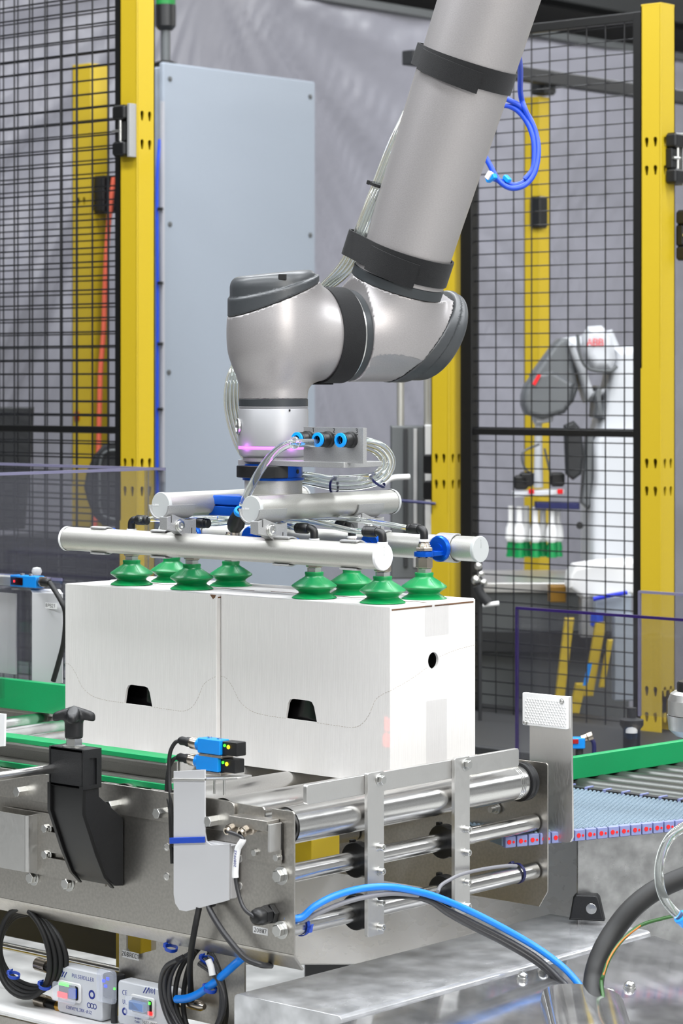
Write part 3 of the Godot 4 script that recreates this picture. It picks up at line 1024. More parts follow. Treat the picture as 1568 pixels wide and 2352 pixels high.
func _modules() -> void:
	var b0 := -190.0
	var hang := thing("module_panel", "hanging stainless panel with a slot under the conveyor, tagged 208RCC1", "panel", V(-280, 540, b0))
	part("sheet", sh().to(V(0, 0, b0 + 3)).pierced(-345, -100, 520, 645, -2.0, 1.0, [[-330.0, -270.0, [[Vector2(-330, 640), Vector2(-270, 640)], [Vector2(-330, 600), Vector2(-322, 593), Vector2(-312, 593), Vector2(-270, 607)]]]]), M["steel plate"], hang)
	label_plate(hang, V(-317.1, 592.8, -192), Basis(Vector3(1, -0.02, 0).normalized(), Vector3(0.02, 1, 0).normalized(), Vector3(0, 0, 1)), 33, 10.5, "208RCC1", 8.6)
	solo("reflective_board", sh().box(V(-300, 610, b0 + 90), Vector3(150, 90, 4), 0.5), M["white"], "white board seen through the slot of the hanging panel", "board", V(-300, 565, b0 + 90))
	solo("yellow_leg", sh().box(V(-395, 480, -95), Vector3(55, 280, 55), 3.0), M["yellow paint"], "yellow painted leg standing behind the hanging module panel", "leg", V(-395, 340, -95))
	# two pale modules with a clear connector housing between them
	for i in 2:
		var a0: float = [-445.0, -320.0][i]
		var w: float = [95.0, 107.0][i]
		var h0 := 497.0 + 3 * i
		var hh := 68.0 if i == 0 else 62.0
		var o := thing("drive_module", ["pale roller drive module with red and green lamps, beside the clear plug cover", "pale roller drive module with the blue plug, under the 208RCC1 tag"][i], "control module", V(a0 + w / 2, h0, b0), "roller drive modules")
		var q := rounded(a0, h0, a0 + w, h0 + hh, 6)
		var sk := sh().to(V(0, 0, b0)).prism(q, 0.0, 26.0, 3.0)
		part("shell", sk, M["module shell"], o)
		var px := a0 + 6.0 if i == 0 else a0 + 30.0
		var win := part("socket_rim", sh().to(V(0, 0, b0)).prism(rounded(px, h0 + 20, px + 48, h0 + 48, 5), 26.0, 30.0, 1.5), M["white"], o)
		part("socket", sh().to(V(0, 0, b0)).prism(rounded(px + 4, h0 + 24, px + 44, h0 + 44, 3), 29.0, 31.0, 0.5), M["black plastic"], win)
		if i == 0:
			part("lamp", sh().box(V(px + 16, h0 + 43, b0 - 32), Vector3(20, 3, 2), 0.5), M["led green"], win)
			part("lamp", sh().box(V(px + 13, h0 + 28, b0 - 32), Vector3(20, 8, 2), 0.5), M["led red"], win)
			part("plug", sh().box(V(px + 36, h0 + 34, b0 - 33), Vector3(12, 14, 8), 1.0), M["deep blue cable"], win)
		else:
			part("plug", sh().box(V(px + 20, h0 + 34, b0 - 34), Vector3(30, 13, 9), 1.5), M["sensor blue"], win)
			part("lamp", sh().box(V(px + 41, h0 + 41, b0 - 32), Vector3(4, 4, 2), 0.5), M["led green"], win)
			part("lamp", sh().box(V(px + 42, h0 + 27, b0 - 32), Vector3(8, 5, 2), 0.5), M["led red"], win)
		part("cover", sh().to(V(0, 0, b0)).prism(rounded(px, h0 + 20, px + 48, h0 + 48, 5), 38.5, 40.0, 0.3), M["lens clear"], win)
		var tb := Basis.IDENTITY
		if i == 0:
			part("lettering", sh().to(V(a0 + 55, h0 + 57, b0 - 26), tb).letters("PULSEROLLER", 7.0, 0.4), M["ink blue"], o)
			part("lettering", sh().to(V(a0 + 47, h0 + 10, b0 - 26), tb).letters("CONVEYLINX-Ai2", 6.4, 0.4), M["ink blue"], o)
			part("emblem", sh().to(V(a0 + 74, h0 + 36, b0 - 26), Basis(Vector3.RIGHT, PI / 2)).lathe([Vector2(3.6, 0.3), Vector2(6.6, 0.3)], 20), M["ink blue"], o)
			var rg := sh()
			for k in 3:
				rg.to(V(a0 + 68 + 6 * k, h0 + 20, b0 - 26), Basis(Vector3.RIGHT, PI / 2)).lathe([Vector2(2.8, 0.3), Vector2(4.0, 0.3)], 14)
			part("emblem", rg, M["ink blue"], o)
		else:
			part("lettering", sh().to(V(a0 + 16, h0 + 46, b0 - 26), tb).letters("CE", 9.0, 0.4), M["ink blue"], o)
			part("lettering", sh().to(V(a0 + 16, h0 + 33, b0 - 26), tb).letters("UL", 8.0, 0.4), M["ink blue"], o)
			part("emblem", sh().to(V(a0 + 16, h0 + 20, b0 - 26), Basis(Vector3.RIGHT, PI / 2)).lathe([Vector2(2.6, 0.3), Vector2(5.4, 0.3)], 18), M["ink blue"], o)
			part("lettering", sh().to(V(a0 + 42, h0 + 12, b0 - 26), tb).letters("Order\nCode:", 4.2, 0.4), M["ink blue"], o)
			label_plate(o, V(a0 + 66, h0 + 11, b0 - 26), tb, 29, 9, "3022-0000", 5.6)
		var st := sh()
		for k in 2:
			st.to(V(a0 + 14 + 5 * k + (0.0 if i == 0 else 42.0), h0 + 56, b0 - 26.2), Basis(Vector3.FORWARD, 0.6)).box(Vector3.ZERO, Vector3(1.4, 10, 0.5))
		part("emblem", st, M["ink blue"], o)
		var ic := sh().to(V(a0 + (8.0 if i == 0 else 70.0), h0 + 57, b0 - 26), Basis(Vector3.RIGHT, PI / 2))
		ic.lathe([Vector2(0, 0.3), Vector2(1.3, 0.3)], 10)
		ic.lathe([Vector2(2.4, 0.3), Vector2(3.3, 0.3)], 14)
		ic.to(V(a0 + (8.0 if i == 0 else 70.0), h0 + 57, b0 - 26))
		for k in [-1.0, 1.0]:
			ic.box(Vector3(5.4 * k, 0, 0.2), Vector3(1.0, 8, 0.4))
		part("emblem", ic, M["ink blue"], o)
	var pc := thing("plug_cover", "clear plug cover with blue lamps between the two pale modules", "plug cover", V(-338, 526, b0))
	part("plug", sh().box(V(-338, 549, b0 - 14), Vector3(28, 34, 20), 2.0), M["black grained"], pc)
	part("shell", sh().to(V(0, 0, b0)).prism(rounded(-356, 527, -320, 574, 6), 24.5, 33.0, 2.0), M["lens clear"], pc)
	for p in [V(-348, 556, b0 - 25), V(-340, 560, b0 - 25), V(-344, 549, b0 - 25)]:
		part("lamp", sh().box(p, Vector3(5, 4, 2), 0.4), M["led blue"], pc)
	part("lamp", sh().box(V(-326, 548, b0 - 25), Vector3(3, 3, 2), 0.4), M["led green"], pc)
	part("lead", sh().tube(curve([V(-338, 530, b0 - 12), V(-338, 500, b0 - 14), V(-336, 470, b0 - 10)], 6), 5.0, 12), M["grey cable"], pc)
	# sheet ledge and rails in the dark below
	solo("lower_ledge", sh().box(V(-560, 494, -215), Vector3(640, 4, 90), 0.6), M["white"], "pale steel ledge below the drive modules", "ledge", V(-560, 492, -215))
	solo("lower_beam", sh().box(V(-560, 452, -255), Vector3(700, 70, 5), 1.0), M["steel plate"], "dull steel beam face under the pale ledge", "beam", V(-560, 417, -255))
	for i in 3:
		solo("support_rail", sh().to(V(-1000, 545 - 14 * i, -120 + 40 * i), along(V(1, 0, 0))).lathe([Vector2(0, 0), Vector2(5, 0), Vector2(5, 900), Vector2(0, 900)], 10), M["steel bright"], ["topmost of three thin round rails in the dark behind the drive modules", "middle of three thin round rails behind the drive modules", "lowest of three thin round rails behind the drive modules"][i], "rail", V(-600, 540 - 14 * i, -120 + 40 * i), "thin rails behind the modules")
	solo("under_box", sh().box(V(-900, 570, 130), Vector3(700, 130, 160), 2.0), M["machine dark"], "dark motor box hanging under the rollers", "machine box", V(-900, 505, 130))
	solo("base_beam", sh().box(V(-900, 330, -150), Vector3(1700, 120, 260), 5.0), M["yellow paint"], "yellow painted base beam low under the conveyor", "beam", V(-900, 270, -150))
	# black cable coils at the infeed side
	for i in 4:
		var pts := []
		for k in 15:
			var u := TAU * k / 14.0 * 0.93 + 1.75
			pts.append(V(-498 + cos(u) * (56 + 5 * i), 577 + sin(u) * (64 - 4 * i), -232 + 6 * i - 4 * sin(u * 2.0)))
		solo("cable_loop", sh().tube(curve(pts, 5), 4.2 - 0.2 * (i % 2), 9), M["rubber"], ["outermost black cable loop hanging beside the modules' brass plugs", "second black cable loop hanging beside the modules' brass plugs", "third black cable loop inside the bundle beside the brass plugs", "innermost black cable loop beside the brass plugs"][i], "cable", V(-498, 513, -232), "black cable loops by the brass plugs")
	for i in 2:
		var hp := 554.0 - 52.0 * i
		var o := thing("screw_plug", ["upper brass cable plug on the end of the first drive module", "lower brass cable plug on the end of the first drive module"][i], "plug", V(-452, hp, b0 - 12), "brass cable plugs")
		part("nut", sh().to(V(-446, hp, b0 - 14), along(V(-1, 0, 0))).lathe([Vector2(0, 0), Vector2(8, 0), Vector2(8, 9), Vector2(6, 11), Vector2(0, 11)], 8, 0, TAU, 20.0), M["brass"], o)
		part("body", sh().to(V(-457, hp, b0 - 14), along(V(-1, 0, 0))).lathe([Vector2(0, 0), Vector2(6.5, 0), Vector2(6.5, 20), Vector2(0, 20)], 14), M["black plastic"], o)
		part("collar", sh().to(V(-477, hp + 1, b0 - 14), along(V(-1, 0.05, 0))).lathe([Vector2(0, 0), Vector2(9.5, 0), Vector2(9.5, 22), Vector2(7, 24), Vector2(0, 24)], 14, 0, TAU, 20.0), M["nickel"], o)
	for i in 2:
		var hp := 547.0 - 52.0 * i
		var o := thing("screw_plug", ["upper black and steel plug on the end of the second drive module", "lower black and steel plug on the end of the second drive module"][i], "plug", V(-205, hp, b0 - 12), "black cable plugs")
		part("nut", sh().to(V(-213, hp, b0 - 14), along(V(1, 0, 0))).lathe([Vector2(0, 0), Vector2(8, 0), Vector2(8, 9), Vector2(6, 11), Vector2(0, 11)], 12), M["black plastic" if i == 0 else "nickel"], o)
		part("collar", sh().to(V(-202, hp, b0 - 14), along(V(1, 0, 0))).lathe([Vector2(0, 0), Vector2(6.5, 0), Vector2(6.5, 12), Vector2(0, 12)], 14), M["nickel" if i == 0 else "black plastic"], o)
		part("body", sh().to(V(-190, hp, b0 - 14), along(V(1, 0, 0))).lathe([Vector2(0, 0), Vector2(7.5, 0), Vector2(7, 24), Vector2(4, 30), Vector2(0, 30)], 14), M["nickel" if i == 0 else "black plastic"], o)
	for i in 5:
		var pts := []
		for k in 14:
			var u := TAU * k / 13.0 * 0.9 + 1.9
			pts.append(V(-150 + cos(u) * (40 + 5 * i), 566 + sin(u) * (66 - 3 * i), -214 - 7 * i - 5 * sin(u * 2.0 + i)))
		solo("cable_loop", sh().tube(curve(pts, 5), 3.6, 9), M["rubber" if i < 2 else "grey cable"], ["first thin black cable loop hanging right under the blue lead", "second thin black cable loop hanging under the blue lead", "grey cable loop in the coil under the blue lead", "second grey cable loop in the coil under the blue lead", "widest grey cable loop in the coil under the blue lead"][i], "cable", V(-150, 500, -214), "thin cable loops under the tab")
	# leads that drop out of the tab
	var tb2 := curve([V(-96, 704, -252), V(-94.8, 700, -262), V(-70.8, 677.8, -266), V(-46.8, 658.1, -266), V(-26.9, 642, -262), V(-10.7, 634.3, -250), V(-16.7, 628.1, -225)], 7)
	solo("tab_lead", sh().tube(tb2, 4.2, 10), M["grey cable"], "thick grey lead curving from the tab down under the plate's end", "cable", V(-96, 640, -252))
	solo("tab_lead", sh().tube(curve([V(-113.5, 697.5, -262), V(-115, 672, -268), V(-129.1, 634, -262), V(-162.3, 594.3, -230), V(-173.8, 554.3, -215)], 7), 4.2, 10), M["rubber"], "dark lead hanging straight down from the tab's lower edge", "cable", V(-130, 600, -262))
	solo("blue_lead", sh().tube(curve([V(-186.2, 558.3, -232), V(-161.4, 564.1, -236), V(-134.6, 576.3, -238), V(-103.8, 598.3, -236), V(-80.8, 622.7, -222), V(-77.5, 634.2, -200)], 7), 5.6, 12), M["blue cable"], "bright blue network lead rising from the second drive module", "cable", V(-180, 540, -232))
	for q in [[V(-196.3, 626.5, -232), "navy tie knotted on the black leads just under the flange"], [V(-128.1, 620.4, -232), "navy tie round the leads behind the blue network lead"], [V(-115.7, 583.9, -238), "navy tie at the side of the hanging cable coil"], [V(-513.8, 542.4, -236), "blue tie low on the black cable loops by the brass plugs"], [V(-456.4, 534.1, -228), "blue tie beside the lower brass cable plug"]]:
		cable_tie("cable_tie", q[0], Vector3(0.3, 1, 0.1), 8.5, 4.5, "tie blue", q[1], 1.2)
	solo("sleeve_tag", sh().tube(curve([V(-112, 625.1, -246), V(-107.1, 617, -246), V(-103.9, 605.8, -246)], 5), 4.6, 12), M["white"], "short white printed sleeve on a lead of the hanging coil", "label", V(-140, 590, -246))


# ---------------------------------------------------------------- the cartons
func _cartons() -> void:
	var line0 := [[-325.8, 969.6], [-314.3, 967.3], [-301, 954.3], [-287.9, 936.3], [-266.1, 924.1], [-235.8, 919.7], [-197.4, 918.6]]
	var line1 := [[-136.1, 917.6], [-97.3, 916.6], [-68.8, 916.7], [-51.1, 923.7], [-38.2, 938.2], [-27, 958.5], [-12.7, 968.2], [0, 973.4]]
	for i in 2:
		var x1 := -331.0 * i
		var x0 := x1 - 326.0
		var o := thing("carton", ["white cardboard carton at the conveyor's end, with a round vent hole in its side", "white cardboard carton farther up the conveyor, touching the guide rails"][i], "box", V((x0 + x1) / 2, 843, 95), "white cartons")
		var u := x1 + (0.0 if i == 0 else 1.0)
		var sx := u - (341.5 if i == 0 else 340.0) + 341.5
		var up := [Vector2(sx - 197, 918.5), Vector2(sx - 192, 941), Vector2(sx - 188, 946.5), Vector2(sx - 181, 948), Vector2(sx - 152, 947.5), Vector2(sx - 146, 946), Vector2(sx - 142, 940), Vector2(sx - 136.3, 918)]
		var lo := [Vector2(sx - 197, 918.5), Vector2(sx - 136.3, 918)]
		if i == 1:
			for k in up.size():
				up[k].y -= 4.0
			lo = [up[0], up[-1]]
		part("front_panel", sh().pierced(x0 + 1, x1 - 1, 843, 1089, -4.0, 0.0, [[up[0].x, up[-1].x, [up, lo]]]), M["carton"], o)
		var hole := []
		var low := []
		for k in 13:
			var w := PI - PI * k / 12
			hole.append(Vector2(94 + cos(w) * 11.6, 1008 + sin(w) * 11.8))
			low.append(Vector2(94 + cos(w) * 11.6, 1008 - sin(w) * 11.8))
		part("side_panel", sh().to(V(x1, 0, 0), facing_end()).pierced(1, 189, 843, 1089, -4.0, 0.0, [[hole[0].x, hole[-1].x, [hole, low]]]), M["carton"], o)
		var rest := sh()
		rest.box(V((x0 + x1) / 2, 966, 187), Vector3(324, 246, 4), 0.5)
		rest.box(V(x0 + 2, 966, 94.5), Vector3(4, 246, 184), 0.5)
		rest.box(V((x0 + x1) / 2, 845, 94.5), Vector3(318, 4, 180))
		part("back_panels", rest, M["carton"], o)
		# rounded board corners
		for q in [V(x1 - 1.2, 0, 1.2), V(x0 + 1.2, 0, 1.2)]:
			part("corner_fold", sh().to(q + V(0, 843, 0)).lathe([Vector2(1.2, 0), Vector2(1.2, 246)], 12), M["carton"], o)
		# top flaps meet over the middle; their cut ends show brown fluting
		for k in 2:
			var b0 := 1.0 + 94.0 * k
			var fl := part("top_flap", sh().to(V((x0 + x1) / 2, 1087.6 + 0.8 * k, b0 + 46.5), Basis(Vector3.RIGHT, -0.006 + 0.012 * k)).box(Vector3.ZERO, Vector3(325, 3.2, 93), 0.8), M["carton"], o)
			part("cut_end", sh().box(V(x1 - 0.6, 1085.3, b0 + 46), Vector3(2.4, 2.2, 88), 0.3), M["kraft"], fl)
			part("cut_end", sh().box(V(x0 + 0.6, 1085.3, b0 + 46), Vector3(2.4, 2.2, 88), 0.3), M["kraft"], fl)
		part("flap_gap", sh().box(V((x0 + x1) / 2, 1088.9, 95), Vector3(300, 1.0, 1.8)), M["kraft"], o)
		if i == 0:
			part("tape", sh().to(V(0, 0, 0), facing_end()).prism(rounded(75, 1043, 128, 1088, 2), 0.2, 0.6), M["tape"], o)
			part("tape", sh().to(V(0, 0, 0), facing_end()).prism(rounded(78, 858, 124, 952, 2), 0.2, 0.6), M["tape"], o)
		if i == 1:
			part("torn_notch", sh().to(V(x1 - 4, 0, 0)).prism(PackedVector2Array([Vector2(-9, 1089.2), Vector2(3, 1089.2), Vector2(1, 1085), Vector2(-3, 1083)]), -1.0, 0.4), M["kraft"], o)
			o.position += V(4, 0, -8) * 0.001
		# perforated tear line
		var pf := sh()
		var shift := -331.0 * i
		for set in [line0, line1]:
			var pts := []
			for q in set:
				pts.append(V(q[0] + shift, q[1] - 3.5 * i, 0))
			dashes(pf, curve(pts, 6), Vector3(0, 0, 1))
		if i == 0:
			dashes(pf, curve([V(0, 973.4, 0), V(0, 984.9, 41.5), V(0, 999, 80)], 6), Vector3(1, 0, 0))
			dashes(pf, curve([V(0, 1012.5, 108), V(0, 1019.3, 148), V(0, 1022.9, 189)], 6), Vector3(1, 0, 0))
		var pn := part("perforation", pf, M["cut board"], o)
		pn.set_meta("kind", "stuff")
		# dark pouches stand inside, behind the hand hole
		var pc := thing("pouch", ["dark glossy pouch inside the end carton, behind its hand hole", "dark glossy pouch inside the farther carton, behind its hand hole"][i], "pouch", V(sx - 166, 848, 40), "pouches inside the cartons")
		var pr := []
		for k in 25:
			var w := TAU * k / 24
			pr.append(Vector2(cos(w) * (60 + 4 * sin(w * 5)), sin(w) * 22 + 3 * cos(w * 7)))
		pr.resize(24)
		part("film", sh().to(V(sx - 166, 0, 34), Basis(Vector3.RIGHT, -PI / 2)).prism(PackedVector2Array(pr), 848, 985, 6.0), M["pouch"], pc)
	# the two photo sensors paint two red spots on the end carton
	for k in 2:
		var l := SpotLight3D.new()
		l.name = "sensor_beam" if k == 0 else "sensor_beam_001"
		l.light_color = Color(1.0, 0.06, 0.1)
		l.light_energy = 1.1
		l.spot_range = 3.0
		l.spot_attenuation = 2.0
		l.spot_angle = 0.7
		l.light_size = 0.0003
		l.shadow_enabled = true
		l.position = V(-64, 912 - 23 * k, -222) * 0.001
		add_child(l)
		l.look_at_from_position(l.position, V(-7, 927 - 22.5 * k, 0) * 0.001)


func dashes(s: Shape, pts: Array, out: Vector3) -> void:
	var run := 0.0
	for i in pts.size() - 1:
		var p: Vector3 = pts[i]
		var q: Vector3 = pts[i + 1]
		var l := p.distance_to(q)
		var d := (q - p) / l
		var x := 0.0
		while x < l:
			if fmod(run + x, 5.0) < 3.0:
				var c := p + d * x
				var side := d.cross(out).normalized() * 0.28
				s.quad(c - side + out * 0.06, c + d * 1.5 - side + out * 0.06, c + d * 1.5 + side + out * 0.06, c + side + out * 0.06, out)
			x += 1.5
		run += l


# ---------------------------------------------------------------- the suction gripper
func _gripper() -> void:
	var g := thing("gripper_frame", "aluminium tube frame of the suction gripper with blue anodized arm plate", "gripper", V(-305, 1160, 91))
	for k in 2:
		var b := -20.0 + 215.0 * k
		_profile_tube(g, V(-632.0, 1160.5, b), V(1, 0, 0), 634.0, true)
	for k in 2:
		var a: float = [-398.0, -215.0][k]
		_profile_tube(g, V(a, 1220.5, -49), V(0, 0, 1), 304.0, false)
		for j in 2:
			var b := -28.0 + 215.0 * j
			var px := [[-31, 1185.6], [-9, 1181.6], [8.4, 1170.7], [10.2, 1175.5], [19.5, 1176.5], [19.5, 1186], [21.7, 1186], [21.7, 1176.8], [29.6, 1177.6], [29.6, 1199.5], [20, 1197], [6, 1199], [-8, 1203.5], [-18, 1207], [-20.8, 1206], [-20.8, 1195], [-23, 1195], [-23, 1205.4], [-31, 1203]]
			var poly := PackedVector2Array()
			for q in px:
				poly.append(Vector2(b + q[0], q[1]))
			var cl := part("clamp", sh().to(V(a + 4, 0, 0), facing_end()).prism(poly, 0.0, 16.0, 0.4), M["aluminium flat"], g)
			# cradle under the crossing tube
			var cr := PackedVector2Array()
			for i in 13:
				var u := PI + PI * i / 12
				cr.append(Vector2(a + cos(u) * 21.5, 1220.5 + sin(u) * 21.5))
			for i in 13:
				var u := TAU - PI * i / 12
				cr.append(Vector2(a + cos(u) * 18.6, 1220.5 + sin(u) * 18.6))
			part("cradle", sh().to(V(0, 0, b)).prism(cr, -29.0, 29.0, 0.6), M["aluminium flat"], cl)
			part("screw", sh().to(V(a + 20, 1190.5, b - 6), along(V(1, 0, 0))).lathe([Vector2(0, 0), Vector2(9, 0), Vector2(9, 1.4), Vector2(7.6, 1.6), Vector2(7.4, 4.5), Vector2(6.5, 5), Vector2(3.8, 5), Vector2(3.6, 3), Vector2(0, 3)], 20), M["zinc"], cl)
	# blue plate between the cross tubes
	var bp := part("arm_plate", sh().to(V(0, 1202, 0), Basis(Vector3.RIGHT, -PI / 2)).prism(rounded(-426, 42, -214, 128, 10), 0.0, 15.0, 2.0), M["anodized blue"], g)
	part("arm_plate_top", sh().to(V(0, 1217.6, 0), Basis(Vector3.RIGHT, -PI / 2)).prism(rounded(-426, 42, -214, 128, 10), 0.0, 15.0, 2.5), M["anodized blue"], bp)
	part("hub", sh().to(V(-305, 1232, 91)).lathe([Vector2(0, 0), Vector2(50, 0), Vector2(50, 3), Vector2(43, 4), Vector2(43, 24), Vector2(0, 24)], 44), M["aluminium"], g)
	# manual tool changer: blue disc with a black jaw
	var tc := thing("tool_changer", "blue anodized tool changer disc with a black clamping jaw under the wrist", "tool changer", V(-305, 1256, 91))
	part("disc", sh().to(V(-305, 1256, 91)).lathe([Vector2(0, 0), Vector2(46, 0), Vector2(46, 3.5), Vector2(42, 4), Vector2(42, 6), Vector2(43.5, 6), Vector2(43.5, 24), Vector2(0, 24)], 48), M["anodized blue"], tc)
	var jaw := PackedVector2Array()
	for i in 15:
		var u := deg_to_rad(200.0 + 100.0 * i / 14)
		jaw.append(Vector2(cos(u), sin(u)) * 43.6)
	for i in 15:
		var u := deg_to_rad(300.0 - 100.0 * i / 14)
		jaw.append(Vector2(cos(u), sin(u)) * 56.0)
	part("jaw", sh().to(V(-305, 1260, 91), Basis(Vector3.UP, 0.62) * Basis(Vector3.RIGHT, -PI / 2)).prism(jaw, 0.0, 18.0, 1.2), M["black plastic"], tc)
	for q in [-0.15, 0.6, 1.5]:
		part("screw", sh().to(V(-305, 1269, 91) + Vector3(cos(q), 0, sin(q)) * 43.2, along(Vector3(cos(q), 0, sin(q)))).lathe([Vector2(0, 0.6), Vector2(3.4, 0.6), Vector2(3.4, 0)], 12), M["black plastic"], tc)  # flat black discs stand for the shade inside the screw recesses
	# manifold: a flat plate and an upright with three push-in fittings
	var mf := thing("fitting_bracket", "aluminium angle bracket with three push-in fittings numbered 1 2 3", "bracket", V(-200, 1278, 95))
	part("flat_plate", sh().to(V(0, 1278, 0), Basis(Vector3.RIGHT, -PI / 2)).prism(rounded(-345, 55, -133, 140, 3), 0.0, 8.2, 0.8), M["aluminium flat"], mf)
	part("upright_plate", sh().to(V(0, 0, 62)).pierced(-218, -103.5, 1285, 1336, -8.0, 0.0, _holes([-209.0, -168.8, -125.3], 1318.5, 6.5)), M["aluminium flat"], mf)
	for k in 3:
		var a: float = [-209.0, -168.8, -125.3][k]
		var ft := part("fitting", sh().to(V(a, 1318.5, 62), along(V(0, 0, -1))).lathe([Vector2(6, -2), Vector2(12, 0), Vector2(12, 5), Vector2(10.5, 6), Vector2(10.5, 18), Vector2(9.4, 19.5), Vector2(6, 19.5)], 6 if false else 22), M["black plastic"], mf)
		part("release_ring", sh().to(V(a, 1318.5, 43), along(V(0, 0, -1))).lathe([Vector2(6, -1), Vector2(8, 0), Vector2(8, 3), Vector2(10.4, 3.5), Vector2(10.4, 6.5), Vector2(6, 7)], 22), M["push blue"], ft)
		part("rear_body", sh().to(V(a, 1318.5, 70), along(V(0, 0, 1))).lathe([Vector2(6, -2), Vector2(10, 0), Vector2(10, 7), Vector2(7, 8), Vector2(7, 10), Vector2(10, 11), Vector2(10, 14), Vector2(6, 15)], 20), M["push blue"], ft)
		part("numeral", sh().to(V(a + 10, 1331.5, 61.9)).letters(["1", "2", "3"][k], 8.4, 0.4), M["ink"], mf)
		part("underline", sh().box(V(a + 10, 1326.3, 61.8), Vector3(5, 0.7, 0.5)), M["ink"], mf)
	# suction cups: a front row behind the near tube, a rear row ahead of the far tube
	var spots := [[-560.0, 45.0, 1], [-430.0, 45.0, 1], [-182.0, 45.0, -1], [-54.0, 47.0, -1], [-556.0, 128.0, 1], [-428.0, 128.0, 0], [-184.0, 130.0, -1], [-53.0, 138.0, -1]]
	var names := ["green bellows suction cup under the near tube, first from its rounded far end", "green bellows suction cup on the farther carton's front row, beside the carton seam", "green bellows suction cup in the front row over the end carton's hand hole", "green bellows suction cup directly under the near tube's white end cap", "green bellows suction cup in the rear row, mostly hidden between two front cups", "green bellows suction cup in the rear row, fed by the big tilted black fitting", "green bellows suction cup in the rear row, overlapped by the end-cap cup", "green bellows suction cup with exposed blue clamp and brassy nuts at the carton corner"]
	var first: Node3D = null
	for k in 8:
		var p := V(spots[k][0], 1090, spots[k][1])
		var o: Node3D
		if first == null:
			o = _cup(p, names[k])
			first = o
		else:
			o = dup(first, p - V(spots[0][0], 1090, spots[0][1]), names[k], "green suction cups")
		# its clamp on the tube
		var tube_b := -20.0 if k < 4 else 195.0
		var sgn := 1.0 if k < 4 else -1.0
		var hb := thing("cup_holder", ["first", "second", "third", "fourth"][k % 4] + " blue cup holder " + ("behind the near tube" if k < 4 else "on the face of the far tube") + ", counted from the infeed", "cup holder", V(p.x, 1160, tube_b), "blue cup holders")
		part("clamp_ring", sh().to(V(p.x, 1150, -p.z)).lathe([Vector2(10.6, 0), Vector2(14.5, 0.6), Vector2(14.8, 4), Vector2(14.5, 7.4), Vector2(10.6, 8)], 24), M["anodized blue"], hb)
		var arm := PackedVector2Array([Vector2(p.x - 8, -(-p.z + sgn * -11)), Vector2(p.x + 8, -(-p.z + sgn * -11)), Vector2(p.x + 11, -(tube_b + sgn * 24)), Vector2(p.x - 11, -(tube_b + sgn * 24))])
		var armb := PackedVector2Array()
		for q in arm:
			armb.append(Vector2(q.x, -q.y))
		part("arm", sh().to(V(0, 1150, 0), Basis(Vector3.RIGHT, -PI / 2)).prism(armb, 0.5, 7.5, 1.0), M["anodized blue"], hb)
		part("disc", sh().to(V(p.x, 1160, tube_b + sgn * 20), along(V(0, 0, sgn))).lathe([Vector2(0, 0), Vector2(19, 0), Vector2(19, 4), Vector2(17, 6), Vector2(8, 6), Vector2(8, 8), Vector2(0, 8)], 28), M["anodized blue"], hb)
		var cb := PackedVector2Array()
		for i in 17:
			var u := -PI * 0.62 + PI * 1.24 * i / 16
			cb.append(Vector2(tube_b + sgn * cos(u) * 21.5, 1160.5 + sin(u) * 21.5))
		for i in 17:
			var u := PI * 0.62 - PI * 1.24 * i / 16
			cb.append(Vector2(tube_b + sgn * cos(u) * 19.0, 1160.5 + sin(u) * 19.0))
		part("saddle", sh().to(V(p.x - 16, 0, 0), facing_end()).prism(cb, 0.0, 32.0, 0.6), M["aluminium flat"], hb)
		# black elbow fittings
		var e: int = spots[k][2]
		if e != 0:
			var d := V(0.93 * e, 0, 0.36 * (1 if e > 0 else -1) * (1 if k < 4 else -1) * 0.3).normalized()
			var eb := thing("elbow_fitting", "black elbow fitting on the " + ["first front", "second front", "third front", "fourth front", "first rear", "second rear", "third rear", "fourth rear"][k] + " suction cup counted from the infeed", "elbow fitting", V(p.x, 1172, -p.z), "black elbow fittings")
			var c := V(p.x, 1172, -p.z)
			part("washer", sh().to(c).lathe([Vector2(0, 0), Vector2(7.6, 0), Vector2(7.6, 3.5), Vector2(0, 3.5)], 20), M["white"], eb)
			part("stem", sh().tube(curve([c + Vector3(0, 3, 0), c + Vector3(0, 10, 0), c + Vector3(0, 15, 0) + d * 1.5, c + Vector3(0, 17.5, 0) + d * 6, c + Vector3(0, 17.5, 0) + d * 12], 5), 5.9, 16), M["black plastic"], eb)
			part("collar", sh().to(c + Vector3(0, 17.5, 0) + d * 10, along(d)).lathe([Vector2(0, 0), Vector2(6.5, 0), Vector2(7.8, 2), Vector2(7.8, 15), Vector2(7, 16), Vector2(7.4, 17), Vector2(7.4, 21), Vector2(6, 22.5), Vector2(0, 22.5)], 20), M["black plastic"], eb)
	# tilted vacuum feed
	var vf := thing("vacuum_feed", "big tilted black feed fitting with blue release ring where the bent clear tube ends", "fitting", V(-428, 1172, 128))
	var vp := V(-347.4, 1189.2, 54.1)
	var vd: Vector3 = (V(-316.7, 1220, 35.9) - vp).normalized()
	part("body", sh().to(vp, along(vd)).lathe([Vector2(0, -10), Vector2(11, -8), Vector2(13.5, 2), Vector2(12.5, 12), Vector2(10, 24), Vector2(9, 30), Vector2(0, 30)], 22), M["black plastic"], vf)
	part("release_ring", sh().to(vp + vd * 28, along(vd)).lathe([Vector2(5, 0), Vector2(9, 0), Vector2(9.5, 3), Vector2(8.5, 7), Vector2(5, 7)], 20), M["push blue"], vf)
	part("foot", sh().to(vp - vd * 4, along(Vector3.DOWN)).lathe([Vector2(0, -8), Vector2(7, -8), Vector2(7, 14), Vector2(9, 15), Vector2(9, 20), Vector2(0, 20)], 18), M["nickel"], vf)
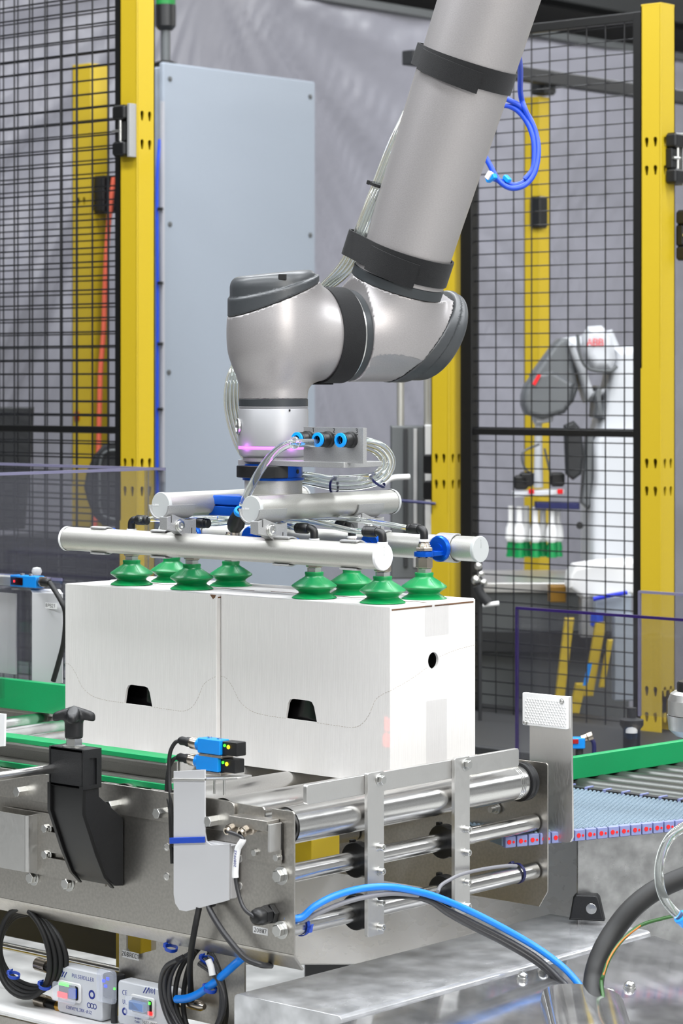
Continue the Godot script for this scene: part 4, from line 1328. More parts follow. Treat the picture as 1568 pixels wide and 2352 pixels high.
	# clear tubes
	_clear_tube([V(-177.6, 1313.5, 103.5), V(-176.3, 1313.8, 51.5), V(-175.4, 1314.2, 8.3), V(-178.9, 1313.5, -8.1), V(-198.8, 1305.2, -12.3), V(-231, 1286.9, -3.3), V(-266.3, 1263, 12.3), V(-300.8, 1233.5, 28.5), V(-314.3, 1220.1, 35.3)], 6.2, "clear bent vacuum tube running from fitting 3 down to the tilted black feed")
	solo("tube_flare", sh().to(V(-177.4, 1314.7, -1.5), along(V(0.1, 0, -1))).lathe([Vector2(6.4, -4), Vector2(7.2, -2), Vector2(9.0, 0), Vector2(9.0, 2), Vector2(7.2, 4), Vector2(6.4, 6)], 18), M["clear tube"], "flared clear joint on the straight part of the bent vacuum tube", "tube joint", V(-177.4, 1314.7, -1.5))
	var loops := ["outer clear tube looping from the fitting bracket round to the gripper hub", "middle clear tube looping below the fitting bracket", "inner clear tube looping behind the flat plate of the fitting bracket"]
	for i in 3:
		var q := 6.0 * i
		_clear_tube([V(-221.3, 1314, 184.9) + V(-30 * i, 0, 3), V(-213.1, 1312.5, 205.4) + V(-26 * i, 0, 0), V(-202.4, 1301.8, 228.1) + V(-12 * i, -2 * i, 0), V(-194.6, 1280.9, 235) + V(-9 * i, 0, 0), V(-199.7, 1258.1, 223.9) + V(-5 * i, 3 * i, -4 * i), V(-214.8, 1246.8, 197.3) + V(0, 6 * i, -5 * i), V(-246.6, 1244.2, 169.3) + V(0, 6.5 * i, -6 * i), V(-285.1, 1251, 148.8) + V(0, 5.5 * i, -4 * i), V(-348.5, 1257.7, 159.7), V(-380.2, 1267.2, 145.2)], 5.2, loops[i])
	cable_tie("cable_tie", V(-247.9, 1245.6, 162.9), V(1, 0.02, 0.2), 12.0, 3.5, "tie navy", "navy tie upright round the clear tubes beside the gripper hub", -1.2)
	cable_tie("cable_tie", V(-205, 1252.4, 213.9), V(0.7, 0.9, 0.2), 13.0, 3.5, "tie navy", "navy tie with a cut tail where the clear tubes turn under the bracket", 0.9)
	var low := ["clear hose from the first front elbow over the near tube", "clear hose from the second front elbow toward the gripper's middle", "clear hose to the third front elbow under the cross tube", "clear hose to the elbow above the near tube's end cap", "clear hose reaching farthest to the elbow at the carton corner", "clear hose running to the third rear elbow"]
	var ways := [[V(-538.7, 1190.9, 39.1), V(-528.8, 1191.3, 54.5), V(-503.6, 1191.3, 76.6), V(-462.5, 1191.6, 106.1), V(-405.1, 1194.2, 123.3), V(-339.9, 1198.4, 140.6), V(-280.2, 1201.3, 153.1)], [V(-415.5, 1186.8, 67.5), V(-399.2, 1189.2, 88.5), V(-379.4, 1191.8, 105.9), V(-336.5, 1196.1, 137), V(-272.9, 1198.7, 159.6)], [V(-231.6, 1187.3, 62.7), V(-255.6, 1190, 68.2), V(-310.8, 1193.2, 99.6), V(-376.4, 1194, 121.8), V(-430, 1195.6, 101.4)], [V(-89.8, 1187.9, 54.2), V(-125.8, 1189.6, 55.9), V(-185.8, 1194.1, 76.4), V(-249.8, 1197.9, 100), V(-319.5, 1198.7, 118.6), V(-393.2, 1197.4, 120.4)], [V(-81.6, 1189.5, 141.3), V(-111.2, 1193.7, 135.3), V(-167.3, 1198.8, 132.5), V(-227.4, 1200.6, 132.9), V(-288.2, 1199.2, 132.8), V(-359.7, 1195.8, 123.3)], [V(-240, 1189.3, 161.8), V(-263.8, 1192, 154.3), V(-298.3, 1193.2, 143.9), V(-361.5, 1190.7, 134.9)]]
	for i in 6:
		_clear_tube(ways[i], 4.1, low[i])


func _holes(xs: Array, y: float, r: float) -> Array:
	var out := []
	for x in xs:
		var up := []
		var lo := []
		for k in 11:
			var w := PI - PI * k / 10
			up.append(Vector2(x + cos(w) * r, y + sin(w) * r))
			lo.append(Vector2(x + cos(w) * r, y - sin(w) * r))
		out.append([x - r, x + r, [up, lo]])
	return out


func _clear_tube(pts: Array, r: float, label: String) -> void:
	var way := curve(pts, 8)
	var s := sh().tube(way, r, 14)
	solo("clear_tube", s, M["clear tube"], label, "tube", pts[0], "clear vacuum tubes")


# a round tube with two grooves and printed end caps
func _profile_tube(g: Node3D, from: Vector3, d: Vector3, l: float, vertical: bool) -> void:
	var b := along(d)
	var ring := []
	var n := 48
	for i in n:
		var u := TAU * i / n
		var r := 18.4
		ring.append(Vector2(cos(u), sin(u)) * r)
	# shallow flats with twin grooves above and below
	var poly := PackedVector2Array()
	for i in n:
		var q: Vector2 = ring[i]
		var w := b * Vector3(q.x, 0, -q.y)
		var up := absf(w.y) / 18.4
		var k := 1.0
		if up > 0.90:
			k = 0.985
		if up > 0.84 and up <= 0.90:
			k = 0.955
		poly.append(q * k)
	var tb := Basis(b.x, -b.z, b.y)
	part("tube", sh().to(from, tb).prism(poly, 0.0, l, 0.0, 28.0), M["aluminium"], g)
	for e in 2:
		var o := from + d * (l if e == 1 else 0.0)
		var cap := part("end_cap", sh().to(o, along(d if e == 1 else -d)).lathe([Vector2(18.9, -1.5), Vector2(19.1, 0), Vector2(19.1, 3.0), Vector2(18.3, 4.0), Vector2(0, 4.0)], 40), M["white" if vertical and from.z > 0.0 else "cap grey"], g)
		if e == 0 and not vertical or e == 1 and vertical:
			var face := along(d if e == 1 else -d)
			var tx := Vector3.UP.cross(face.y).normalized()
			part("number", sh().to(o + (face.y * 4.1) + (tx * -10.0 if not vertical else Vector3.UP * 8), Basis(tx, Vector3.UP, face.y) if not vertical else Basis(Vector3.DOWN, tx, face.y)).letters("4.0004", 3.6, 0.25), M["white" if not vertical else "cap grey"], cap)


func _cup(p: Vector3, label: String) -> Node3D:
	var o := thing("suction_cup", label, "suction cup", p, "green suction cups")
	part("bellows", sh().to(p).lathe([Vector2(0, 1), Vector2(20, 0.6), Vector2(32.6, 0), Vector2(32.4, 1.0), Vector2(27.5, 4), Vector2(23.5, 6.2), Vector2(22.5, 8), Vector2(23.2, 9.6), Vector2(27.5, 12.6), Vector2(32.2, 15.6), Vector2(33, 17.2), Vector2(32, 18.8), Vector2(27.5, 21.8), Vector2(20, 26.6), Vector2(15.5, 29.4), Vector2(13.6, 31.0), Vector2(13.0, 32.6), Vector2(13.8, 35.5), Vector2(13.2, 37.4), Vector2(8, 37.6)], 48, 0, TAU, 45.0), M["silicone green"], o)
	var rb := sh()
	for k in 6:
		var u := TAU * k / 6 + 0.35
		rb.tube([p + Vector3(cos(u) * 31.6, 18.6, sin(u) * 31.6), p + Vector3(cos(u) * 20, 26.4, sin(u) * 20), p + Vector3(cos(u) * 15, 29.4, sin(u) * 15)], 0.55, 5)
	part("rib", rb, M["silicone green"], o)
	part("hex_stub", sh().to(p, Basis(Vector3.RIGHT, -PI / 2)).prism(hexagon(18.5, 0.35), 35.0, 43.5, 0.6, 20.0), M["zinc"], o)
	part("lower_nut", sh().to(p, Basis(Vector3.RIGHT, -PI / 2)).prism(hexagon(21.5, 0.5), 43.5, 60.0, 1.4, 20.0), M["nickel"], o)
	part("upper_nut", sh().to(p, Basis(Vector3.RIGHT, -PI / 2)).prism(hexagon(23, 0.2), 68.0, 74.0, 1.2, 20.0), M["nickel"], o)
	part("adapter", sh().to(p).lathe([Vector2(0, 56), Vector2(10.4, 56), Vector2(10.4, 70), Vector2(10, 74), Vector2(9.4, 75), Vector2(9.8, 76), Vector2(8.6, 77.2), Vector2(9, 78.2), Vector2(7.6, 79.4), Vector2(7.6, 82), Vector2(0, 82)], 22, 0, TAU, 20.0), M["nickel"], o)
	return o


# ---------------------------------------------------------------- the robot arm
func _robot() -> void:
	var p1 := V(-305, 1472.6, 91)
	var d1 := V(0.2744, 0, 0.9599).normalized()
	var f := V(0.3527, 0.934, 0.0531).normalized()
	var p2 := p1 + d1 * 191.0
	var rt := V(0.751, 0, 0.66)
	var aw := V(-0.66, 0, 0.751)
	var o := thing("robot_arm", "silver grey robot arm with dark lids, bent down over the cartons", "robot arm", V(-305, 1284, 91))
	# wrist: flange, light ring and satin body
	part("flange", sh().to(V(-305, 1284, 91)).lathe([Vector2(0, 0), Vector2(45, 0), Vector2(45, 6), Vector2(0, 6)], 44), M["aluminium flat"], o)
	var w3 := part("wrist_body", sh().to(V(-305, 1284, 91)).lathe([Vector2(40, 5.5), Vector2(47, 6.5), Vector2(50.5, 10), Vector2(51.8, 17.5), Vector2(51.8, 18)], 56), M["wrist satin"], o)
	part("light_ring", sh().to(V(-305, 1284, 91)).lathe([Vector2(51.8, 18), Vector2(52.0, 18.4), Vector2(52.0, 22.2), Vector2(51.8, 22.6)], 56), M["ring glow"], w3)
	var body := sh().to(V(-305, 1284, 91))
	body.lathe([Vector2(51.8, 22.6), Vector2(52.2, 23), Vector2(52.2, 77), Vector2(51.5, 78), Vector2(50.6, 78.2), Vector2(50.6, 79.6), Vector2(51.6, 80), Vector2(51.6, 81.5)], 56)
	part("wrist_shell", body, M["wrist satin"], w3)
	part("seal_ring", sh().to(V(-305, 1284, 91)).lathe([Vector2(51.0, 81.5), Vector2(51.6, 82), Vector2(51.6, 92), Vector2(50.8, 92.6)], 56), M["robot seal"], w3)
	var kp := V(-305, 1336, 91) + Vector3(-rt.x, 0, -rt.z) * 50.5 + aw * -12.0
	part("tool_socket", sh().to(kp, along((rt * -1.0 - aw * 0.24).normalized())).lathe([Vector2(0, 0), Vector2(12, 0), Vector2(12, 3), Vector2(9, 4), Vector2(8, 2.4), Vector2(0, 2.4)], 20), M["zinc"], w3)
	part("dot", sh().to(V(-305, 1360, 91) - aw * 46.0 + rt * 25.0).box(Vector3.ZERO, Vector3(2, 3, 2)), M["ink"], w3)
	# first joint housing: upright barrel that necks down, with a barrel leaving it along d1
	var n1 := (rt * -0.377 + Vector3.UP + aw * -0.145).normalized()
	var lower := func(p: Vector3) -> float:
		var q := p - p1
		var r := sqrt(q.x * q.x + q.z * q.z)
		var s := smoothstep(-84.0, -22.0, q.y)
		var big := lerpf(51.0, 64.4, s) + clampf(q.y, 0.0, 40.0) * 0.04
		var dv := maxf(r - big, -96.5 - q.y) * 0.94
		var t := q.dot(d1)
		var dh := maxf((q - d1 * maxf(t, 0.0)).length() - lerpf(57.0, 69.0, smoothstep(0.0, 75.0, t)), t - 119.0)
		var d := smin(dv, dh, 34.0)
		return maxf(maxf(d, n1.dot(q) - 52.0 * n1.y), maxf(-96.5 - q.y, t - 119.0))
	part("housing", sh().field(lower, p1 + Vector3(-76, -101, -150), p1 + Vector3(108, 84, 78), 3.6), M["robot paint"], o)
	var n2 := (rt * -0.254 + Vector3.UP + aw * -0.145).normalized()
	var n3 := (rt * -0.10 + Vector3.UP + aw * -0.06).normalized()
	var lid1 := func(p: Vector3) -> float:
		var q := p - p1
		var r := sqrt(q.x * q.x + q.z * q.z)
		var skirt := smax(r - 68.3, maxf(n1.dot(q) * -1.0 + 52.4 * n1.y, n2.dot(q) - 72.0 * n2.y), 2.5)
		var top := smax(r - 65.0 + maxf(q.y - 70.0, 0.0) * 0.10, maxf(n1.dot(q) * -1.0 + 52.4 * n1.y, n3.dot(q) - 91.5 * n3.y), 14.0)
		return smin(skirt, top, 2.0) * 0.96
	var lid_a := part("lid", sh().field(lid1, p1 + Vector3(-76, 10, -76), p1 + Vector3(76, 112, 76), 2.8), M["robot lid"], o)
	part("lid_notch_shade", sh().to(p1 + rt * 15.0 - aw * 61.0 + Vector3(0, 83, 0), Basis(rt, Vector3.UP, -aw)).box(Vector3.ZERO, Vector3(12, 9, 5), 1.0), M["black plastic"], lid_a)  # raised black box stands for the shade in the lid's notch
	# hook band, seam and the second housing
	var ring := along(d1)
	part("joint_lip", sh().to(p1, ring).lathe([Vector2(67, 119), Vector2(69.4, 119.4), Vector2(69.4, 122), Vector2(67, 122.4)], 64), M["zinc"], o)
	part("seal_ring", sh().to(p1, ring).lathe([Vector2(67, 122), Vector2(69.2, 122.6), Vector2(69.2, 133), Vector2(67, 133.6)], 64), M["robot seal"], o)
	var np := (d1 * 1.0 + Vector3.UP * -0.76).normalized()
	var upper := func(p: Vector3) -> float:
		var q := p - p1
		var t := q.dot(d1)
		var dh := maxf((q - d1 * t).length() - 70.5, 133.5 - t)
		var e := p - p2
		var s := e.dot(f)
		var neck := maxf((e - f * s).length() - lerpf(72.0, 70.0, clampf(s / 80.0, 0.0, 1.0)), maxf(s - 80.0, -s))
		var d := smin(dh, neck, 30.0)
		return maxf(maxf(d, np.dot(q - d1 * 256.0)), maxf(s - 80.0, 133.5 - t))
	part("housing", sh().field(upper, p2 + Vector3(-90, -80, -150), p2 + Vector3(118, 108, 80), 3.6), M["robot paint"], o)
	var nq := (d1 * 1.0 + Vector3.UP * -0.42).normalized()
	var nr := (d1 * 1.0 + Vector3.UP * -0.60).normalized()
	var lid2 := func(p: Vector3) -> float:
		var q := p - p1
		var t := q.dot(d1)
		var r := (q - d1 * t).length()
		var under := -np.dot(q - d1 * 256.8)
		var skirt := smax(r - 71.6, maxf(under, nr.dot(q - d1 * 278.0)), 2.5)
		var top := smax(r - 68.5, maxf(under, nq.dot(q - d1 * 306.0)), 14.0)
		return smin(skirt, top, 2.0) * 0.96
	part("lid", sh().field(lid2, p1 + d1 * 250.0 + Vector3(-90, -84, -130), p1 + d1 * 250.0 + Vector3(100, 84, 84), 2.9), M["robot lid"], o)
	# forearm
	var fa := along(f)
	part("seal_ring", sh().to(p2, fa).lathe([Vector2(69, 80), Vector2(71.4, 80.6), Vector2(71.4, 95), Vector2(69, 95.6)], 64), M["robot seal"], o)
	part("forearm_tube", sh().to(p2, fa).lathe([Vector2(68, 95.4), Vector2(70.0, 96), Vector2(69.4, 112), Vector2(67.4, 116), Vector2(67.6, 140), Vector2(72.0, 420), Vector2(77.5, 760)], 72), M["robot paint"], o)
	# straps of hook-and-loop band
	var side := (rt * -1.0 - f * (rt * -1.0).dot(f)).normalized()
	var to_us := f.cross(side).normalized()
	_band("lower hook-and-loop strap binding the clear tubes to the forearm", p2 + f * 122.0, f, side, to_us, 71.5, 79.0, 14.0, 39.0)
	_band("upper hook-and-loop strap high on the forearm tube", p2 + f * 425.0, f, side, to_us, 73.6, 68.0, 12.0, 33.0)
	var sb := thing("strap", "black hook-and-loop strap wrapped round the wrist housing beside the seam", "strap", p1 + d1 * 100.0, "black hook-and-loop straps")
	var rp := []
	for i in 64:
		var u := TAU * i / 64
		rp.append(p1 + d1 * 99.0 + (ring * Vector3(cos(u), 0, sin(u))) * 71.2)
	part("band", sh().strip(rp, d1, 37, 3.4, true), M["hook band"], sb)
	var fp := []
	for i in 18:
		var u := deg_to_rad(150.0 + 120.0 * i / 17)
		fp.append(p1 + d1 * (93.0 - i * 0.3) + (ring * Vector3(cos(u), 0, sin(u))) * 73.6)
	part("tab", sh().strip(fp, d1, 36, 2.4), M["hook band"], sb)
	# tubes that follow the arm
	var labels := ["thickest clear tube strapped along the forearm's edge", "second clear tube strapped along the forearm", "third clear tube strapped along the forearm, close to the metal", "fourth clear tube strapped along the forearm, behind the others"]
	for i in 4:
		var q := float(i)
		_clear_tube([V(-231.2, 1817.5, 309.4) + rt * q * 5, V(-232.6, 1765.1, 274.9) + rt * q * 5, V(-238, 1700.5, 243.5) + rt * q * 5, V(-249.6, 1647.3, 226.6) + rt * q * 4.6, V(-270.4, 1611.9, 228.3) + rt * q * 5 - aw * q * 5, V(-304.4, 1583.7, 245) + rt * q * 7 - aw * q * 4, V(-341.1, 1554.6, 246.1) + rt * q * 6, V(-375.6, 1521.3, 229.1), V(-411, 1480.9, 197.9), V(-415.7, 1453.5, 153.9), V(-404.2, 1427.8, 110.8) + rt * q * 3, V(-397.8, 1400, 89.8) + rt * q * 5, V(-399.2, 1367.1, 88.5) + rt * q * 6, V(-397.3, 1330.7, 96.9) + rt * q * 6, V(-394.2, 1296.8, 112.8) + rt * q * 5, V(-397, 1273.6, 143.7) + rt * q * 3], 4.3, labels[i])
	cable_tie("cable_tie", V(-235.8, 1700.6, 248), f, 12.0, 4.5, "rubber", "small black tie round the clear tubes halfway up the forearm", 1.0)
	# violet ring lamp
	for q in [-0.9, 0.6]:
		var l := OmniLight3D.new()
		l.name = "ring_lamp" if q < 0.0 else "ring_lamp_001"
		l.light_color = Color(0.86, 0.34, 1.0)
		l.light_energy = 0.0006
		l.omni_range = 6.0
		l.omni_attenuation = 2.0
		l.light_size = 0.004
		l.shadow_enabled = true
		l.position = (V(-305, 1304.3, 91) + (rt * sin(q) - aw * cos(q)) * 57.0) * 0.001
		add_child(l)
	# blue network cable hanging in a loop behind the arm
	var nc := thing("network_cable", "coiled bright blue network cable hanging behind the forearm", "cable", V(-359.5, 1731.9, 749.1))
	part("lead", sh().tube(curve([V(-106.2, 1941, 419.2), V(-260.5, 1920, 636.4), V(-357.3, 1891.6, 764.4), V(-356.7, 1863, 778.2), V(-345, 1829.7, 788.5), V(-334.5, 1795.5, 784.4), V(-332.9, 1757.7, 772.5), V(-342.6, 1735.2, 757.3), V(-357.8, 1729.7, 737.3), V(-372.7, 1742.2, 724.2), V(-386.9, 1768.3, 718.4), V(-399.4, 1794.6, 714), V(-410, 1828.7, 718), V(-407.9, 1859.3, 733.2), V(-391.5, 1873.2, 754.3), V(-372, 1865.8, 771.4), V(-353.9, 1840.8, 780.7), V(-341.3, 1806.7, 781.1), V(-338.1, 1765.5, 774.5), V(-346.9, 1745.3, 762.9)], 7), 4.6, 10), M["deep blue cable"], nc)
	part("lead", sh().tube(curve([V(-394, 1892.7, 745.4), V(-380, 1883, 757.7), V(-366.4, 1871, 776.3), V(-355.4, 1849, 790), V(-345.2, 1815.4, 794.9), V(-343.9, 1777.8, 789.5), V(-347.8, 1747.4, 772.7), V(-359.8, 1735.9, 755.5), V(-370.6, 1739.3, 739.4), V(-379.7, 1744.8, 724.7), V(-382.1, 1747.3, 715.9)], 7), 4.6, 10), M["deep blue cable"], nc)
	var pl := part("plug", sh().to(V(-382.1, 1746.6, 715.9), Basis(Vector3(0, 0, 1), 0.4)).box(Vector3.ZERO, Vector3(20, 10, 11), 2.0), M["push blue"], nc)
	part("contact_block", sh().to(V(-383.1, 1750.8, 712.4), Basis(Vector3(0, 0, 1), 0.9)).box(Vector3.ZERO, Vector3(13, 9, 10), 0.6), M["white"], pl)
	part("plug", sh().to(V(-365.9, 1745.6, 738.1), Basis(Vector3(0, 0, 1), -0.7)).box(Vector3.ZERO, Vector3(15, 9, 10), 2.0), M["push blue"], nc)


func _band(label: String, c: Vector3, f: Vector3, side: Vector3, to_us: Vector3, r: float, off: float, r2: float, wide: float) -> void:
	var o := thing("strap", "black " + label, "strap", c, "black hook-and-loop straps")
	var pts := PackedVector2Array(circle(r, 72))
	pts.append_array(PackedVector2Array(circle(r2, 24, Vector2(off, -8))))
	var hull := Geometry2D.convex_hull(pts)
	var way := []
	for i in hull.size() - 1:
		way.append(c + side * hull[i].x + to_us * hull[i].y)
	part("band", sh().strip(way, f, wide, 3.0, true), M["hook band"], o)
	var tab := []
	for p in way:
		var q: Vector3 = p - c
		var u := atan2(q.dot(to_us), q.dot(side))
		if u > 0.05 and u < 1.86:
			tab.append([u, c + q * 1.04 - f * (2.0 + 7.0 * u / 1.86)])
	tab.sort_custom(func(x, y): return x[0] < y[0])
	var line := []
	for t in tab:
		line.append(t[1])
	part("tab", sh().strip(line, f, wide * 0.96, 2.4), M["hook band"], o)


# ---------------------------------------------------------------- sheet covers, cables and the diverter conveyor
func _foreground() -> void:
	# folded cover under the discharge end
	var c1 := thing("cable_cover", "long folded stainless cover box lying across under the discharge end", "cover", V(65, 440, 60))
	part("lid", sh().to(V(0, 0, -284)).prism(rounded(-28, 430, 160, 600, 7), -684.0, 0.0, 0.8), M["steel cover"], c1)
	part("drip_edge", sh().box(V(66, 470, -288), Vector3(150, 60, 3), 0.5), M["steel cover"], c1)
	var c2 := thing("top_cover", "glossy stainless cover sheet with a half-round cable hood and pan-head screws", "cover", V(400, 560, 0))
	var up := Vector3(0.14, 1.0, 0.0).normalized()
	var slope := Basis(up.cross(Vector3(0, 0, 1)).normalized(), up, Vector3.ZERO)
	slope.z = slope.x.cross(up)
	var sheet := PackedVector2Array([Vector2(0, -402), Vector2(900, -402), Vector2(900, 900), Vector2(0, 900)])
	part("sheet", sh().to(V(163, 594, 0), slope * Basis(Vector3.RIGHT, PI / 2)).prism(sheet, 0.0, 60.0, 3.0), M["steel glossy"], c2)
	# hood over the cable entry
	var m := V(292.2, 575.9, 47.7)
	var out := slope * Vector3(0.66, 0, 0.751)
	var wide := slope * Vector3(0.751, 0, -0.66)
	var arc := []
	for i in 29:
		var u := PI * i / 28
		arc.append(m + out * 165.0 - wide * cos(u) * 54.0 + slope.y * pow(sin(u), 0.55) * 27.0)
	part("hood", sh().strip(arc, out, 330, 2.0), M["steel glossy"], c2)
	for p in [V(182.3, 591.3, 62.8), V(179.5, 591.7, 113.6), V(289.2, 576.3, 114.4), V(285.9, 576.8, 165.8)]:
		var s := sh().to(p, slope)
		s.lathe([Vector2(8.6, 0), Vector2(8.6, 1.6), Vector2(7.0, 1.8), Vector2(7.4, 3), Vector2(6.9, 6), Vector2(5.2, 8.4), Vector2(2.4, 9.4), Vector2(2.0, 8.0), Vector2(0, 8.0)], 22)
		part("pan_screw", s, M["zinc"], c2)
	# cables into the hood
	var ba := V(300.8, 606.9, 30)
	solo("blue_lead", sh().tube(curve([V(22, 700, -243), V(33, 697.7, -221.3), V(42.7, 711.4, -204.8), V(54.1, 722.9, -176.1), V(66.9, 728.2, -138.2), V(81.4, 727.1, -101.6), V(94.4, 716.5, -58.1), V(105.4, 703, -20.6), V(121.7, 682.5, 20.4), V(146.7, 659.6, 55.7), V(178.1, 630.8, 92.7), V(212.1, 607.9, 106.6), V(240.5, 590.5, 104.8), V(263.2, 579.9, 91.5)], 8), 4.8, 12), M["blue cable"], "bright blue lead arching from the near plate over the lower bar into the cable hood", "cable", V(200, 592, 30))
	var notes := ["dark grey lead right below the blue lead on its way into the hood", "second dark grey lead, lowest of the bundle falling into the hood"]
	for i in 2:
		var y := 9.0 * i
		solo("grey_lead", sh().tube(curve([V(69.4, 712.7, -105.4), V(81.8, 708.9, -61.3), V(94.3, 700.1, -30.3), V(106, 683.3, -2.7) + V(0, -y * 0.4, 0), V(125.2, 663, 30.2) + V(0, -y * 0.6, 0), V(149.3, 641.8, 62) + V(0, -y * 0.6, 0), V(179.4, 616.9, 91.1) + V(0, -y * 0.6, 0), V(207.7, 595.4, 102.6) + V(-2, -y * 0.5, 0), V(235.9, 581.1, 94.2) + V(-6.0 * i, 0, 0)], 8), 4.4, 12), M["grey cable"], notes[i], "cable", V(200, 592, 30), "grey leads into the hood")
	solo("pale_lead", sh().tube(curve([V(27.6, 690.3, -215.4), V(41.5, 700.8, -196.5), V(55.3, 711, -164.4), V(69.3, 716.6, -132.1), V(82.5, 717.3, -93.9), V(92.8, 710.1, -51.6)], 8), 3.4, 10), M["pale cable"], "pale grey lead tied under the blue lead along the lower bar", "cable", V(20, 690, -200))
	solo("pale_lead", sh().tube(curve([V(74.7, 703, 12.4), V(65.2, 707.5, 30.7), V(67, 712.8, 45.6), V(68.1, 717.5, 73.1), V(59.9, 715.4, 132.5), V(52.3, 710.4, 192.4), V(48.7, 705.7, 222.5)], 8), 2.6, 10), M["pale cable"], "thin grey lead running over the lower bar to its far blue tie", "cable", V(20, 710, 60))
	cable_tie("cable_tie", V(20, 684, -206), V(0, 0, 1), 14.0, 5.0, "tie blue", "blue tie round the lower cross bar by the near plate, holding the blue lead", -0.3)
	cable_tie("cable_tie", V(20, 686, 262), V(0, 0, 1), 14.5, 5.0, "tie navy", "navy tie round the far end of the lower cross bar, knot hanging below", 2.2)
	solo("power_cable", sh().tube(curve([m + out * 70.0 + wide * 10.0 + Vector3(0, 8, 0), V(305.2, 599.7, 55.2), V(296.1, 620, 73.8), V(294.7, 642.8, 92.6), V(297.8, 665.8, 115.3), V(308.7, 691.3, 138.2), V(325.1, 712.8, 165.9), V(349.5, 729.7, 200.7), V(375.9, 740.3, 237.2)], 8), 14.0, 22), M["rubber"], "thick black power cable rising in an arc out of the cable hood", "cable", V(300, 592, 30))
	solo("earth_lead", sh().tube(curve([m + out * 70.0 + wide * 26.0 + Vector3(0, 8, 0), V(325.1, 607.8, 46.1), V(323.9, 619.2, 51.7), V(321.7, 638.9, 69.7), V(322.2, 657.7, 96.8), V(329, 673.2, 129.4), V(342.4, 679.4, 161.1), V(357.9, 683.3, 188.1)], 8), 2.5, 10), mat("earth green", Color(0.12, 0.30, 0.08), 0.45), "thin green and yellow earth lead beside the thick black power cable", "cable", V(310, 592, 30))
	var st := sh()
	var way := curve([V(324.8, 619.6, 50.5), V(322.5, 639.2, 68.4), V(323.1, 658, 95.5), V(329.9, 673.5, 128.2)], 6)
	st.tube(way, 1.5, 6)
	solo("earth_lead_stripe", st, mat("earth yellow", Color(0.62, 0.36, 0.03), 0.45), "yellow stripe running along the green earth lead", "cable stripe", V(310, 600, 30))
	var rg := thing("hose_ring", "ring of clear hose with a blue fitting hanging beside the thick power cable", "hose", V(393.6, 703.5, 106.3))
	part("hose", sh().tube(curve([V(413.9, 822.2, 137.4), V(402.8, 814.4, 121), V(392.3, 801, 105.1), V(386.5, 776.1, 93.4), V(386.5, 748, 89.4), V(391.2, 724, 93.5), V(399, 706.2, 104.4), V(404.4, 696.1, 115.7)], 8), 6.4, 14), M["clear tube"], rg)
	part("fitting", sh().to(V(403.8, 699.3, 112.5), along(V(404.2, 694.7, 116.9) - V(400.1, 705.5, 106.7))).lathe([Vector2(6, 0), Vector2(10, 0.6), Vector2(10.5, 4), Vector2(9.5, 7), Vector2(9.5, 14), Vector2(0, 14)], 20), M["push blue"], rg)
	# reflector on its tall plate at the far side
	var rf := thing("reflector_stand", "tall stainless strip bolted upright beyond the far side plate", "bracket", V(29, 726, 330))
	part("strip", sh().to(V(0, 0, 330)).prism(PackedVector2Array([Vector2(-9, 726), Vector2(60, 726), Vector2(66, 728), Vector2(70, 735), Vector2(67, 941), Vector2(-9, 938)]), -4.0, 0.0, 0.5), M["steel brushed"], rf)
	var rr := thing("reflector", "white faceted reflector plate screwed to the top of the stainless strip", "reflector", V(24, 893, 326))
	part("back", sh().to(V(0, 0, 330)).prism(rounded(-17, 893, 64, 941, 2), 0.0, 7.0, 0.8), M["white"], rr)
	var fc := sh()
	for i in 15:
		for j in 10:
			var c := V(-10 + 5.0 * i + (2.5 if j % 2 == 1 else 0.0), 898 + 3.9 * j, 323)
			if (i > 12 and j > 7) or (i < 1 and j < 2):
				continue
			for k in 3:
				var u0 := TAU * k / 3 + PI / 2
				var u1 := TAU * (k + 1) / 3 + PI / 2
				var apex := c + Vector3(0, 0, 1.6)
				var a := c + Vector3(cos(u0) * 2.7, sin(u0) * 2.7, 0)
				var b := c + Vector3(cos(u1) * 2.7, sin(u1) * 2.7, 0)
				var nn := (a - apex).cross(b - apex).normalized()
				nn = nn if nn.z > 0.0 else -nn
				fc.tri(apex, a, b, nn, nn, nn)
	part("facets", fc, M["white"], rr)
	for p in [V(56, 934, 323), V(-11, 897, 323)]:
		cap_screw(rr, p, facing_front(), 3.0, 3.2)
	solo("white_plate", sh().to(V(0, 0, -262)).prism(PackedVector2Array([Vector2(-571.7, 920.9), Vector2(-504.2, 924.1), Vector2(-506.0, 877.6), Vector2(-571.7, 866.4)]), -4.0, 0.0, 0.5), M["white"], "white plate edge standing at the infeed beside the near green rail", "plate", V(-514.5, 875.5, -262))
	# steel cabinet faces below and behind
	solo("steel_cabinet", sh().to(V(-256.7, 485.7, 413.5), Basis(Vector3.UP, deg_to_rad(41.3))).prism(PackedVector2Array([Vector2(-420, 0), Vector2(330, 0), Vector2(330, 210), Vector2(-420, 210)]), -300.0, 0.0, 3.0), M["sheet pale"], "smooth stainless cabinet face glowing behind the cross bars", "cabinet", V(-256.7, 485.7, 413.5))
	var cab := thing("machine_housing", "mottled stainless housing under the blue diverter belt", "machine housing", V(120, 420, 500))
	part("front_sheet", sh().to(V(8, 0, 250), Basis(Vector3.UP, 1.206)).prism(PackedVector2Array([Vector2(125, 430), Vector2(460, 430), Vector2(460, 726), Vector2(125, 726)]), -4.0, 0.0, 1.0), M["steel cabinet"], cab)
	var lt := thing("latch", "black plastic latch with a round steel pin on the stainless housing", "latch", V(58.6, 607.5, 384.3))
	var lb := Basis(Vector3.UP, deg_to_rad(30.0))
